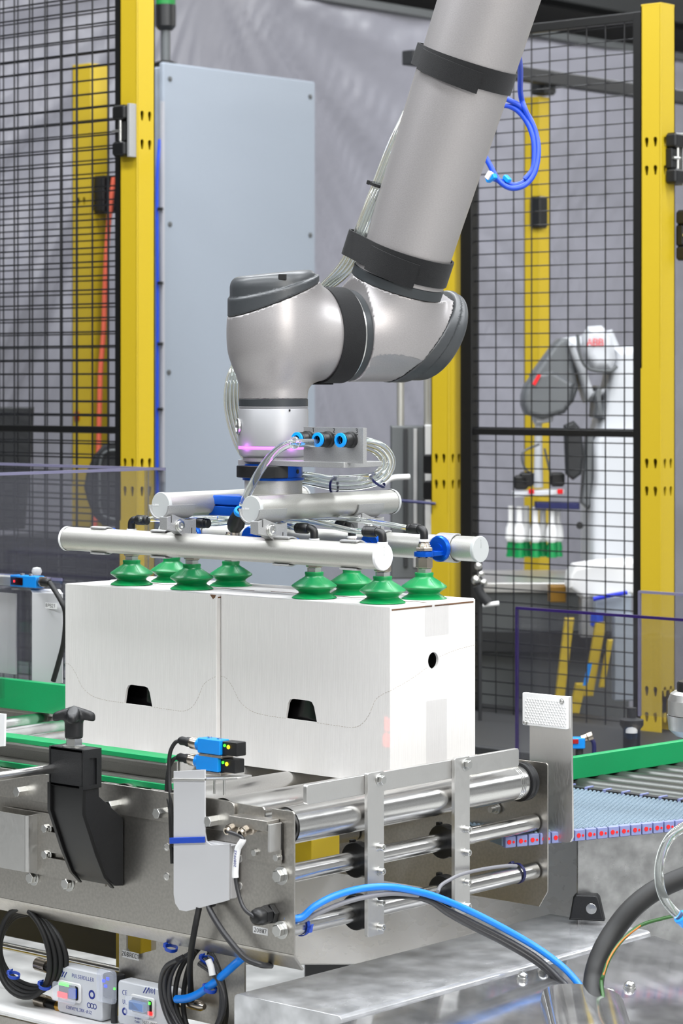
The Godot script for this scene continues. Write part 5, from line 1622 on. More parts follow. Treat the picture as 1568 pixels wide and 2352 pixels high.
	part("body", sh().to(V(58.6, 607.5, 384.3), lb).prism(PackedVector2Array([Vector2(-26, 0), Vector2(26, 0), Vector2(18, 34), Vector2(14, 38), Vector2(-16, 38), Vector2(-20, 34)]), 0.0, 22.0, 3.0), M["black grained"], lt)
	part("pin", sh().to(V(73, 625.4, 373), lb * Basis(Vector3.RIGHT, PI / 2)).lathe([Vector2(0, 0), Vector2(9, 0), Vector2(9, 4), Vector2(7.5, 5.5), Vector2(0, 6)], 20), M["zinc"], lt)
	solo("yellow_block", sh().to(V(-110.2, 747.2, -43.6)).box(Vector3.ZERO, Vector3(60, 40, 60), 2.0), M["yellow paint"], "yellow painted block seen between the last roller and the upper cross bar", "block", V(-110.2, 736.2, -43.6))
	_diverter()
	var mt := thing("steel_drum", "round brushed steel motor end with a black stub at the picture's edge", "motor", V(97.1, 856.9, 617.9))
	part("upper_shell", sh().to(V(97.1, 889.8, 617.9)).lathe([Vector2(46, 0), Vector2(46, 22), Vector2(42, 32), Vector2(36, 36), Vector2(0, 36)], 36, 0, TAU, 20.0), M["steel brushed"], mt)
	part("lower_shell", sh().to(V(97.1, 856.9, 617.9)).lathe([Vector2(0, 0), Vector2(34, 0), Vector2(45, 10), Vector2(47, 32), Vector2(0, 32)], 36, 0, TAU, 20.0), M["steel brushed"], mt)
	part("stub", sh().to(V(97.1, 924, 617.9)).lathe([Vector2(0, -4), Vector2(32, -4), Vector2(32, 14), Vector2(30, 17), Vector2(0, 17)], 30), M["black plastic"], mt)


func _flip(p: PackedVector2Array) -> PackedVector2Array:
	var out := PackedVector2Array()
	for q in p:
		out.append(Vector2(q.x, q.y))
	return out


func _diverter() -> void:
	var o := thing("diverter_belt", "blue grey diverter belt with small raised grips and red-dotted edge links", "conveyor belt", V(60, 700, 540))
	var poly := PackedVector2Array([Vector2(5, 245), Vector2(168, 672), Vector2(-300, 674), Vector2(-300, 400)])
	part("deck", sh().to(V(0, 740, 0), Basis(Vector3.RIGHT, -PI / 2)).prism(poly, -14.0, 0.0, 1.0), M["belt"], o)
	var bumps := sh()
	for i in 42:
		for j in 42:
			var a := -180.0 + 8.2 * i + (4.1 if j % 2 == 1 else 0.0)
			var b := 300.0 + 9.0 * j
			if not Geometry2D.is_point_in_polygon(Vector2(a, b), poly):
				continue
			bumps.to(V(a, 740, b)).lathe([Vector2(3.2, 0), Vector2(2.4, 2.2), Vector2(0, 3.0)], 6)
	part("grips", bumps, M["belt"], o).set_meta("kind", "stuff")
	var d := (Vector2(168, 672) - Vector2(5, 245)).normalized()
	var eb := Basis(Vector3(d.x, 0, -d.y), Vector3.UP, Vector3(d.y, 0, d.x))
	for i in 22:
		var p := Vector2(5, 245) + d * (12.0 + 20.0 * i)
		var c := V(p.x, 732, p.y)
		var l := part("edge_link", sh().to(c, eb).box(Vector3(0, 0, 1), Vector3(18.6, 17, 10), 1.5), M["belt edge"], o)
		part("red_pin", sh().to(c + eb * Vector3(-3, 0, 6), eb * Basis(Vector3.RIGHT, PI / 2)).lathe([Vector2(3.4, 0), Vector2(3.4, 0.8), Vector2(0, 0.8)], 12), M["ink red"], l)
		part("red_pin", sh().to(c + eb * Vector3(4.6, -0.5, 6), eb * Basis(Vector3.RIGHT, PI / 2)).lathe([Vector2(1.9, 0), Vector2(1.9, 0.8), Vector2(0, 0.8)], 10), M["ink red"], l)
	part("chain_gap", sh().box(V(-50, 741, 681), Vector3(600, 6, 14), 0.5), M["machine dark"], o)
	for i in 9:
		part("chain_link", sh().box(V(-190 + 36 * i, 743, 681), Vector3(4, 6, 22), 0.8), M["belt edge"], o)
	# transfer rollers behind the belt
	var tr := thing("transfer_rollers", "row of dull grey transfer rollers between the belt and the bright green rail", "roller bed", V(0, 720, 900))
	for i in 8:
		part("roller", sh().to(V(-215, 728, 716 + 52 * i), along(V(1, 0, 0))).lathe([Vector2(0, 0), Vector2(24, 0), Vector2(24, 620), Vector2(0, 620)], 24), M["roller grey"], tr)
	part("bed", sh().box(V(90, 690, 900), Vector3(640, 20, 460), 1.0), M["machine dark"], tr)
	var gr := thing("guide_rail", "bright green guide rail beside the transfer rollers", "guide rail", V(-215, 750, 850))
	part("green_board", sh().to(V(-200, 750, 640), Basis(Vector3.UP, -0.08)).box(Vector3(-8, 18.5, -230), Vector3(14, 37, 560), 1.5), M["rail green"], gr)
	part("backing", sh().to(V(-214, 750, 640), Basis(Vector3.UP, -0.08)).box(Vector3(-8, 10, -230), Vector3(10, 24, 550), 1.0), M["aluminium"], gr)


# ---------------------------------------------------------------- lamps and the hall
func softbox(at: Vector3, aim: Vector3, w: float, h: float, energy: float, label: String) -> void:
	var o := thing("softbox_lamp", label, "lamp", Vector3(at.x, 0, at.z))
	var z := (at - aim).normalized()
	var x := Vector3.UP.cross(z).normalized()
	var b := Basis(x, z.cross(x), z)
	part("diffuser", sh().to(at, b).box(Vector3.ZERO, Vector3(w * 1000, h * 1000, 8), 2.0), M["lamp face"], o)
	part("shell", sh().to(at, b).prism(PackedVector2Array([Vector2(-w * 510, -h * 510), Vector2(w * 510, -h * 510), Vector2(w * 510, h * 510), Vector2(-w * 510, h * 510)]), 6.0, 300.0, 120.0), M["black plastic"], o)
	part("pole", sh().to(Vector3(at.x, 0, at.z) + z * Vector3(300, 0, 300)).lathe([Vector2(0, 0), Vector2(18, 0), Vector2(18, at.y), Vector2(0, at.y)], 14), M["black plastic"], o)
	for k in 3:
		var u := TAU * k / 3
		part("foot", sh().tube([Vector3(at.x, 500, at.z) + z * Vector3(300, 0, 300), Vector3(at.x + cos(u) * 450, 12, at.z + sin(u) * 450) + z * Vector3(300, 0, 300)], 11.0, 10), M["black plastic"], o)
	var l := AreaLight3D.new()
	l.name = "softbox_light"
	l.area_size = Vector2(w, h)
	l.light_color = Color(1.0, 0.985, 0.96)
	l.light_energy = energy
	l.area_range = 30.0
	l.area_attenuation = 2.0
	l.shadow_enabled = true
	l.transform = Transform3D(b, (at - z * 12.0) * 0.001 - o.position)
	o.add_child(l, true)


func roof_lamp(at: Vector3, w: float, d: float, energy: float) -> void:
	var o := thing("roof_lamp", "flat white roof lamp hanging in rows over the hall", "lamp", at, "roof lamps out of view")
	part("tray", sh().box(at + Vector3(0, 40, 0), Vector3(w * 1000 + 30, 60, d * 1000 + 30), 4.0), M["white"], o)
	part("face", sh().box(at + Vector3(0, 5, 0), Vector3(w * 1000, 8, d * 1000), 1.0), M["roof lamp face"], o)
	part("rod", sh().to(at + Vector3(0, 70, 0)).lathe([Vector2(8, 0), Vector2(8, 940)], 8), M["zinc"], o)
	var l := AreaLight3D.new()
	l.name = "roof_light"
	l.area_size = Vector2(w, d)
	l.light_color = Color(0.97, 0.985, 1.0)
	l.light_energy = energy
	l.area_range = 30.0
	l.area_attenuation = 2.0
	l.shadow_enabled = true
	l.transform = Transform3D(Basis(Vector3.RIGHT, -PI / 2), Vector3(0, -0.012, 0))
	o.add_child(l, true)


func _room() -> void:
	struct("floor", sh().box(V(500, -50, 1700), Vector3(10600, 100, 14400)), M["floor paint"])
	struct("ceiling", sh().box(V(500, 4560, 1700), Vector3(10600, 100, 14400)), M["roof pale"])
	struct("wall_back", sh().box(V(-4750, 2250, 1700), Vector3(100, 4700, 14400)), M["roof dark"])
	struct("wall_right", sh().box(V(500, 2250, 8850), Vector3(10600, 4700, 100)), M["wall paint"])
	struct("wall_left", sh().box(V(500, 2250, -5450), Vector3(10600, 4700, 100)), M["wall grey"])
	struct("wall_front", sh().box(V(5750, 2250, 1700), Vector3(100, 4700, 14400)), M["wall paint"])


# ---------------------------------------------------------------- the fenced cell behind
func keyhole(x: float, y: float) -> Array:
	var up := []
	var lo := []
	for k in 9:
		var w := PI * 1.17 - PI * 1.34 * k / 8
		up.append(Vector2(x + cos(w) * 5.0, y + 6 + sin(w) * 5.0))
	lo = [up[0], Vector2(x - 2.4, y - 10), Vector2(x + 2.4, y - 10), up[8]]
	up[0] = Vector2(x - 5.0, up[0].y)
	up[8] = Vector2(x + 5.0, up[8].y)
	lo[0] = up[0]
	lo[3] = up[8]
	return [up, lo]


func fence_post(a: float, b: float, top: float, holes: Array, label: String, bottom := 0.0, w := 52.0, side_bottom := -1.0) -> void:
	var o := thing("fence_post", label, "fence post", V(a, bottom, b), "yellow fence posts")
	var cols := []
	for x in [-11.0, 11.0]:
		var c := [x - 5.0, x + 5.0]
		var hs := holes.duplicate()
		hs.sort()
		for h in hs:
			c.append(keyhole(x, h))
		cols.append(c)
	# the near faces are pierced sheet; the far ones close the tube
	part("front_face", sh().to(V(a - w / 2, 0, b)).pierced(-w / 2, w / 2, bottom, top, -3.0, 0.0, cols), M["yellow paint"], o)
	part("side_face", sh().to(V(a, 0, b + w / 2), facing_end()).pierced(-w / 2, w / 2, bottom if side_bottom < 0.0 else side_bottom, top, -3.0, 0.0, cols), M["yellow paint"], o)
	part("corner_bead", sh().to(V(a - 1.2, bottom, b + 1.2)).lathe([Vector2(1.8, 0), Vector2(1.8, top - bottom)], 10), M["yellow paint"], o)
	var rest := sh()
	rest.box(V(a - w / 2, (top + bottom) / 2, b + w - 1.5), Vector3(w, top - bottom, 3))
	rest.box(V(a - w + 1.5, (top + bottom) / 2, b + w / 2), Vector3(3, top - bottom, w))
	part("back_faces", rest, M["yellow paint"], o)
	part("top_cap", sh().box(V(a - w / 2, top + 1.5, b + w / 2), Vector3(w, 4, w), 1.0), M["yellow paint"], o)


func fence_panel(a0: float, a1: float, b: float, h0: float, h1: float, bar: float, label: String, frame := 24.0, pitch := 50.0, rise := 30.0, wire := 1.55) -> Node3D:
	var o := thing("mesh_fence", label, "fence panel", V((a0 + a1) / 2, h0, b), "black mesh panels")
	for a in [a0 + frame / 2, a1 - frame / 2]:
		part("stile", sh().box(V(a, (h0 + h1) / 2, b), Vector3(frame, h1 - h0, 24), 2.0), M["fence black"], o)
	for h in [h0 + 10, h1 - 10]:
		part("rail", sh().box(V((a0 + a1) / 2, h, b), Vector3(a1 - a0, 20, 20), 2.0), M["fence black"], o)
	if bar > 0.0:
		part("rail", sh().box(V((a0 + a1) / 2, bar, b + 2), Vector3(a1 - a0 - frame, 15, 16), 2.0), M["fence black"], o)
	var s := sh()
	var a := a1 - frame - pitch * 0.55
	while a > a0 + frame:
		s.tube([V(a, h0, b - 3), V(a, h1, b - 3)], wire, 6)
		a -= pitch
	part("upright_wires", s, M["wire"], o).set_meta("kind", "stuff")
	s = sh()
	var h := h0 + rise
	while h < h1 - 10:
		s.tube([V(a0, h, b), V(a1, h, b)], wire, 6)
		h += rise
	part("cross_wires", s, M["wire"], o).set_meta("kind", "stuff")
	return o


func _background() -> void:
	# fence posts
	fence_post(-1594, 1062, 2220, [1172, 1231, 1902, 1962], "yellow perforated fence post behind the gripper tubes, holding the mesh on the infeed side")
	fence_post(-797, 1829, 2203, [690, 745, 1170, 1229, 1852, 1912], "yellow perforated flat-topped fence post beside the mesh before the white robot", 660, 52, 748)
	fence_post(-1374, 1829, 2203, [1170, 1229], "yellow fence post half hidden behind the arm's dark lid and the far gripper tube")
	fence_post(-2790, 2049, 2257, [1890], "yellow fence post seen through the double mesh, beside the orange hose", 0, 70)
	fence_post(-2065, 3085, 2201, [], "yellow fence post carrying the dark horizontal beam, seen through the mesh")
	fence_post(-780, 2480, 1990, [], "sliver of a yellow fence post at the picture's edge behind the flat-topped post")
	# mesh panels
	fence_panel(-2700, -1649, 1082, 250, 2400, 1300, "black wire mesh panel with a thick middle rail, in front of the grey curtain", 22, 50.0, 30.0, 1.9)
	fence_panel(-2760, -1790, 1262, 250, 2400, 0, "second wire mesh panel standing close behind the railed one", 22, 50.0, 30.0, 1.8)
	fence_panel(-1356, -848, 1858, 250, 2196, 1291, "narrow black mesh panel in front of the white robot", 34)
	fence_panel(-1500, -700, 4600, 300, 2020, 0, "pale distant mesh panel behind the white robot", 30)
	# clamps that carry the panels
	_clamp(V(-1620, 1930, 1062), Basis.IDENTITY, "black hinge clamp with silver plate high on the post beside the grey cabinet")
	_clamp(V(-797, 1877, 1866), facing_end(), "black hinge clamp on the side of the flat-topped yellow post")
	_clamp(V(-797, 1715, 1905), facing_end(), "lower black clamp at the picture's edge behind the flat-topped post")
	for h in [1215.0, 1155.0]:
		solo("post_clamp", sh().box(V(-1440, h, 1850), Vector3(36, 44, 30), 5.0), M["black plastic"], "upper black clamp beside the half-hidden yellow post" if h > 1200.0 else "lower black clamp beside the half-hidden yellow post", "clamp", V(-1440, h - 22, 1850), "clamps on the half-hidden post")
	solo("post_clamp", sh().box(V(-2067.9, 1878.7, 3088.5), Vector3(40, 90, 40), 6.0), M["black plastic"], "dark clamp on the yellow post under the beam", "clamp", V(-2046.7, 1831.4, 3060.5))
	solo("post_clamp", sh().box(V(-2776.4, 1908, 2086.4), Vector3(50, 100, 50), 6.0), M["black plastic"], "black clamp on the yellow post beside the orange hose", "clamp", V(-2776.4, 1857.6, 2086.4))
	solo("dark_beam", sh().box(V(-2040, 2254, 3250), Vector3(40, 38, 1540), 3.0), M["machine dark"], "dark horizontal beam end crossing behind the forearm", "beam", V(-2040, 2235, 3250))
	solo("beam_bracket", sh().box(V(-2067.7, 2244.3, 3108.6), Vector3(56, 70, 60), 8.0), M["machine dark"], "dark bracket joining the beam to its yellow post", "bracket", V(-2067.7, 2201.5, 3108.6))
	# curtain
	_curtain()
	# grey cabinet with its signal tower
	var cab := thing("control_cabinet", "tall plain grey control cabinet behind the robot's wrist", "cabinet", V(-2660, 0, 2275))
	part("body", sh().box(V(-2530, 1110, 2280), Vector3(140, 2220, 580), 6.0), M["cabinet grey"], cab)
	part("side_panel", sh().box(V(-2451, 1114, 2275), Vector3(18, 2230, 590), 5.0), M["cabinet grey"], cab)
	for p in [V(-2442, 2187, 2004), V(-2442, 2186, 2546), V(-2442, 1811, 2004), V(-2442, 1806, 2546), V(-2442, 1428, 2000)]:
		part("screw", sh().to(p, along(V(1, 0, 0))).lathe([Vector2(7, 0), Vector2(7, 2), Vector2(5, 3), Vector2(0, 3)], 14), M["machine grey"], cab)
	var tw := thing("signal_tower", "signal tower with a green segment on top of the grey cabinet", "signal light", V(-2509, 2228, 2055))
	part("foot", sh().to(V(-2509, 2226, 2055)).lathe([Vector2(0, 0), Vector2(32, 0), Vector2(30, 12), Vector2(14, 18), Vector2(0, 18)], 24), M["black plastic"], tw)
	part("pole", sh().to(V(-2509, 2240, 2055)).lathe([Vector2(13, 0), Vector2(13, 90)], 18), M["machine grey"], tw)
	part("base", sh().to(V(-2509, 2322, 2055)).lathe([Vector2(0, 0), Vector2(18, 2), Vector2(27, 12), Vector2(27, 68), Vector2(0, 68)], 26), M["black plastic"], tw)
	part("green_lens", sh().to(V(-2509, 2390, 2055)).lathe([Vector2(26, 0), Vector2(26, 50), Vector2(0, 52)], 26), M["tower green"], tw)
	var duct := thing("cable_duct", "narrow pale strip with blue cables running down the cabinet's corner", "cable duct", V(-2380, 600, 1960))
	part("strip", sh().box(V(-2436.8, 1635.5, 1972.2) , Vector3(10, 980, 8), 1.0), mat("duct pale", Color(0.60, 0.60, 0.62), 0.6), duct)
	var cw := sh()
	for k in 2:
		cw.tube(curve([V(-2442.7, 2028, 1967) + V(0, 0, 3 * k), V(-2447.7, 1915.8, 1962.6) + V(2 * k, 0, 0), V(-2446.9, 1601.8, 1963.3) + V(2 * k, 0, 0), V(-2447.7, 1265.4, 1962.6) + V(2 * k, 0, 0), V(-2446.9, 1041.2, 1963.3) + V(2 * k, 0, 0)], 5), 3.6, 8)
	part("blue_cables", cw, M["deep blue cable"], duct)
	for y in [V(-2433.8, 1847.9, 1961.4), V(-2433.8, 1657.5, 1961.4), V(-2433.8, 1500.8, 1961.4), V(-2433.8, 1332.8, 1961.4), V(-2433.8, 1176.1, 1961.4)]:
		part("clip", sh().box(y, Vector3(14, 8, 10), 1.0), M["ink"], duct)
	_guards()
	_left_side()
	_white_robot()
	_machine_behind()


func _clamp(c: Vector3, b: Basis, label: String) -> void:
	var o := thing("hinge_clamp", label, "hinge clamp", c, "hinge clamps on posts")
	for s in [-1.0, 1.0]:
		part("jaw", sh().to(c, b).box(Vector3(-4, 38 * s, 14), Vector3(40, 32, 30), 6.0), M["black plastic"], o)
	part("core", sh().to(c, b).box(Vector3(-6, 0, 8), Vector3(30, 46, 20), 4.0), M["black plastic"], o)
	part("plate", sh().to(c, b).box(Vector3(20, 0, 8), Vector3(8, 112, 24), 1.0), M["aluminium flat"], o)
	part("pin", sh().to(c + b * Vector3(-4, 0, 20), b).lathe([Vector2(4, -22), Vector2(4, 22), Vector2(0, 22)], 12), M["zinc"], o)
	part("stud", sh().to(c + b * Vector3(-10, 0, 22), b * Basis(Vector3(0, 0, 1), PI / 2)).lathe([Vector2(3, -10), Vector2(3, 14), Vector2(0, 14)], 10), M["zinc"], o)


func _curtain() -> void:
	var f := FastNoiseLite.new()
	f.seed = 5
	f.frequency = 0.5
	var g := FastNoiseLite.new()
	g.seed = 8
	g.frequency = 0.0022
	g.fractal_octaves = 3
	var nb := 380
	var nh := 90
	var b0 := 900.0
	var b1 := 7600.0
	var top := 2690.0
	var off := func(b: float, h: float) -> float:
		var dx := (b - 3236.0)
		var dy := (2760.0 - h)
		var u := atan2(dx, dy)
		var r := sqrt(dx * dx + dy * dy)
		var fold := f.get_noise_2d(u * 9.0, r * 0.0003) * 30.0 * clampf(r / 700.0, 0.15, 1.0)
		fold -= absf(f.get_noise_2d(u * 17.0 + 9.0, r * 0.0004)) * 34.0 * clampf((r - 250.0) / 1100.0, 0.0, 1.0)
		fold -= absf(f.get_noise_2d(u * 38.0 + 3.0, r * 0.0006)) * 16.0 * clampf((r - 700.0) / 1600.0, 0.0, 1.0)
		return fold + g.get_noise_2d(b * 0.4, h * 0.25) * 50.0
	var s := sh()
	var grid := []
	for i in nb + 1:
		var row := []
		for j in nh + 1:
			var b := b0 + (b1 - b0) * i / nb
			var h := top * j / nh
			row.append(V(-3500.0 + off.call(b, h), h, b))
		grid.append(row)
	var nn := func(i: int, j: int) -> Vector3:
		var d1: Vector3 = grid[mini(i + 1, nb)][j] - grid[maxi(i - 1, 0)][j]
		var d2: Vector3 = grid[i][mini(j + 1, nh)] - grid[i][maxi(j - 1, 0)]
		var m := d1.cross(d2).normalized()
		return m if m.x > 0.0 else -m
	var ns := []
	for i in nb + 1:
		var row := []
		for j in nh + 1:
			row.append(nn.call(i, j))
		ns.append(row)
	for i in nb:
		for j in nh:
			s.tri(grid[i][j], grid[i + 1][j], grid[i + 1][j + 1], ns[i][j], ns[i + 1][j], ns[i + 1][j + 1])
			s.tri(grid[i][j], grid[i + 1][j + 1], grid[i][j + 1], ns[i][j], ns[i + 1][j + 1], ns[i][j + 1])
	var o := thing("curtain", "wide silver grey sheet curtain with fanned creases closing off the hall behind", "curtain", V(-3500, 0, 4000))
	part("cloth", s, M["tarp"], o)
	part("hem_rail", sh().box(V(-3500, 2700, 4250), Vector3(40, 30, 6700), 4.0), M["machine grey"], o)
	solo("roof_truss", sh().box(V(-4100, 3050, 4300), Vector3(120, 160, 7000), 6.0), M["machine grey"], "dull steel roof truss above the curtain's top edge", "beam", V(-4100, 2970, 4300))


func bent_sheet(called_edge: String, pts: Array, low: float, high: float, label: String) -> void:
	var o := thing("guard_sheet", label, "guard sheet", V(pts[0].x, low, -pts[0].z))
	var mid := (low + high) / 2.0
	var way := []
	for p in pts:
		way.append(Vector3(p.x, mid, p.z))
	part("sheet", sh().strip(way, Vector3.UP, high - low - 6.0, 7.0), M["guard sheet"], o)
	var top := []
	for p in pts:
		top.append(Vector3(p.x, high - 1.0, p.z))
	part("top_edge", sh().strip(top, Vector3.UP, 5.0, 7.2), M[called_edge], o)
	for e in [0, pts.size() - 1]:
		part("end_edge", sh().box(Vector3(pts[e].x, mid, pts[e].z), Vector3(5.4, high - low, 5.4), 0.5), M[called_edge], o)


func _guards() -> void:
	bent_sheet("guard edge", curve([V(-2000, 0, 560), V(-1080, 0, 560), V(-1050, 0, 556), V(-1036, 0, 542), V(-1034, 0, 520), V(-1034, 0, 80)], 5), 860, 1246, "bent clear guard sheet over the infeed, in front of the mesh")
	bent_sheet("guard edge", curve([V(-1700, 0, 300), V(-1045, 0, 300), V(-1026, 0, 297), V(-1018, 0, 288), V(-1017, 0, 275), V(-1017, 0, 255)], 5), 880, 1062, "low bent clear guard sheet beside the stainless sensor post")
	bent_sheet("guard edge violet", [V(-660, 0, 1150), V(-100, 0, 1150), V(300, 0, 1150)], 690, 977, "clear guard sheet with violet edges behind the reflector")
	bent_sheet("guard edge", [V(-540, 0, 1380), V(-100, 0, 1380), V(300, 0, 1380)], 760, 1000, "second clear guard sheet standing behind the violet-edged one")


func _left_side() -> void:
	# stainless sensor post behind the far guide rail
	var sp := thing("sensor_post", "stainless inverted-U sensor post with a small printed tag", "bracket", V(-970, 895, 245))
	part("bent_strip", sh().strip(curve([V(-1045, 1044, 262), V(-1000, 1046, 258), V(-985, 1046, 252), V(-974, 1040, 247), V(-972, 1028, 245), V(-972, 890, 245)], 6), V(1, 0, 0.35), 58, 3.0), M["tab satin"], sp)
	part("rear_leg", sh().box(V(-1092, 965, 262), Vector3(44, 140, 4), 0.8), M["tab satin"], sp)
	part("bend", sh().box(V(-1020, 962, 300), Vector3(40, 150, 20), 2.0), M["machine dark"], sp)
	label_plate(sp, V(-966.4, 1021.4, 243), Basis(Vector3(1, 0.0, 0.0), Vector3.UP, Vector3(0, 0, 1)), 42, 10, "208PB21", 8.4)
	var sn := thing("photo_sensor", "blue photo sensor with a dark red window on top of the stainless sensor post", "sensor", V(-1030, 1048, 245))
	part("housing", sh().box(V(-1022, 1060, 244), Vector3(66, 20, 22), 1.5), M["sensor blue"], sn)
	part("window", sh().box(V(-1036, 1060, 232.5), Vector3(30, 13, 2), 0.5), mat("window red", Color(0.10, 0.0, 0.01), 0.15), sn)
	part("red_point", sh().box(V(-1041, 1060, 231), Vector3(3, 4, 1)), M["led red"], sn)
	part("coupling", sh().to(V(-989, 1061, 244), along(V(1, 0, -0.2))).lathe([Vector2(0, 0), Vector2(8, 0), Vector2(9, 2), Vector2(9, 12), Vector2(0, 12)], 16), M["nickel"], sn)
	part("plug", sh().to(V(-977, 1061, 241), along(V(1, 0, -0.2))).lathe([Vector2(0, 0), Vector2(7.5, 0), Vector2(7.5, 14), Vector2(5, 20), Vector2(0, 20)], 16), M["black plastic"], sn)
	for k in 2:
		part("screw", sh().to(V(-1030 + 22 * k, 1070, 240)).lathe([Vector2(4, 0), Vector2(4, 3), Vector2(0, 4)], 10), M["zinc"], sn)
	solo("sensor_lead", sh().tube(curve([V(-958, 1061, 238), V(-917.1, 1033.3, 225.8), V(-909.4, 1011.6, 228.6), V(-917, 966.8, 232.6), V(-934.7, 928.5, 236.9), V(-945.6, 894.8, 234)], 7), 4.5, 10), M["rubber"], "black lead bending down from the red-windowed sensor behind the carton", "cable", V(-950, 900, 238))
	solo("profile_bar", sh().box(V(-1130, 1057, 262), Vector3(150, 16, 24), 1.5), M["aluminium"], "short bright aluminium bar beside the red-windowed sensor", "bar", V(-1130, 1049, 262))
	solo("ball_stud", sh().to(V(-1060, 1064, 300)).lathe([Vector2(0, 0), Vector2(7, 2), Vector2(9, 8), Vector2(7, 14), Vector2(0, 16)], 16), M["white"], "small white ball beside the red-windowed sensor", "ball", V(-1060, 1064, 300))
	# screen, hose and rounded guard behind the mesh
	var D := 6300.0
	var c := V(2325.7, 0, -2748.75)
	var fr := Basis(V(0.751, 0, 0.66), Vector3.UP, V(0.66, 0, -0.751))
	var scr := thing("screen", "dark flat screen tilted behind the double mesh", "screen", V(-2431.2, 1051.5, 1457.9))
	part("panel", sh().to(c + V(-0.66, 0, 0.751) * D, fr).prism(PackedVector2Array([Vector2(-922.9, 1341.9), Vector2(-747.6, 1341.9), Vector2(-754.0, 1231.0), Vector2(-768.8, 1046.2), Vector2(-933.5, 1046.2)]), -30.0, 0.0, 4.0), M["machine dark"], scr)
	part("foot", sh().to(V(-2479.1, 746.3, 1402.5)).lathe([Vector2(30, 0), Vector2(30, 360)], 14), M["machine dark"], scr)
	D = 6050.0
	var gd := thing("rounded_guard", "big rounded black guard with a pale frame line between the mesh and the yellow post", "guard", V(-2082.5, 1065.4, 1431.5))
	var gp := PackedVector2Array([Vector2(-490.8, 1266.1), Vector2(-529.3, 1266.1), Vector2(-555.7, 1256.0), Vector2(-580.1, 1227.6), Vector2(-594.3, 1192.1), Vector2(-600.3, 1156.6), Vector2(-592.2, 1126.2), Vector2(-578.0, 1090.7), Vector2(-555.7, 1067.4), Vector2(-490.8, 1063.3)])
	part("shell", sh().to(c + V(-0.66, 0, 0.751) * D, fr).prism(gp, -40.0, 0.0, 6.0), M["machine dark"], gd)
	part("frame_line", sh().tube(curve([V(-2037.2, 1244.1, 1458), V(-2070.6, 1241.1, 1428.6), V(-2082.8, 1217.8, 1417.9), V(-2084.3, 1157, 1416.6), V(-2082.8, 1104.4, 1417.9), V(-2069.1, 1086.2, 1430), V(-2037.2, 1080.1, 1458)], 6), 3.5, 8), M["machine grey"], gd)
	part("stand", sh().to(c + V(-0.66, 0, 0.751) * D, fr).prism(PackedVector2Array([Vector2(-501.0, 1075.5), Vector2(-486.8, 1075.5), Vector2(-486.8, -0.4), Vector2(-501.0, -0.4)]), -34.0, -10.0, 2.0), M["machine dark"], gd)
	solo("air_hose", sh().tube(curve([V(-2726.2, 1954.1, 2077.2), V(-2733.2, 1878.3, 2071.1), V(-2740.3, 1773.3, 2064.9), V(-2744.6, 1656.7, 2061.1), V(-2747.3, 1540, 2058.8), V(-2753.4, 1435, 2053.4), V(-2756, 1306.7, 2051.1), V(-2757.8, 1201.7, 2049.5), V(-2761.3, 1073.3, 2046.4), V(-2768.3, 968.4, 2040.3), V(-2771.8, 828.4, 2037.2)], 7), 7.0, 12), M["orange hose"], "orange air hose hanging down along the yellow post behind the mesh", "hose", V(-2770.1, 851.7, 2038.7))
	var es := thing("stop_button", "dark red emergency stop button on the side of the yellow post", "button", V(-2842.3, 1309.4, 2055.2))
	part("cap", sh().to(V(-2839.6, 1309.4, 2057.5), along(V(-0.75, 0, -0.66))).lathe([Vector2(0, 0), Vector2(14, 0), Vector2(18, 4), Vector2(18, 10), Vector2(12, 14), Vector2(0, 15)], 20), M["red plastic"], es)
	solo("plank", sh().to(V(-3110.8, 893.1, 2058.8), fr * Basis(Vector3(0, 0, 1), 0.62)).box(Vector3.ZERO, Vector3(260, 26, 90), 2.0), mat("plank wood", Color(0.55, 0.33, 0.18), 0.7), "tan wooden plank leaning behind the mesh above the sensor post", "plank", V(-3128.9, 856.9, 2042.9))
	solo("tool_cart", sh().box(V(-2862.8, 872, 2010.5), Vector3(240, 240, 240), 8.0), M["machine dark"], "dark cart standing low behind the double mesh", "cart", V(-2862.8, 742.9, 2010.5))
	solo("side_crate", sh().box(V(-2632.8, 802.6, 1680.1), Vector3(240, 190, 200), 8.0), M["machine grey"], "grey crate low behind the mesh beside the dark cart", "crate", V(-2632.8, 703.1, 1680.1))


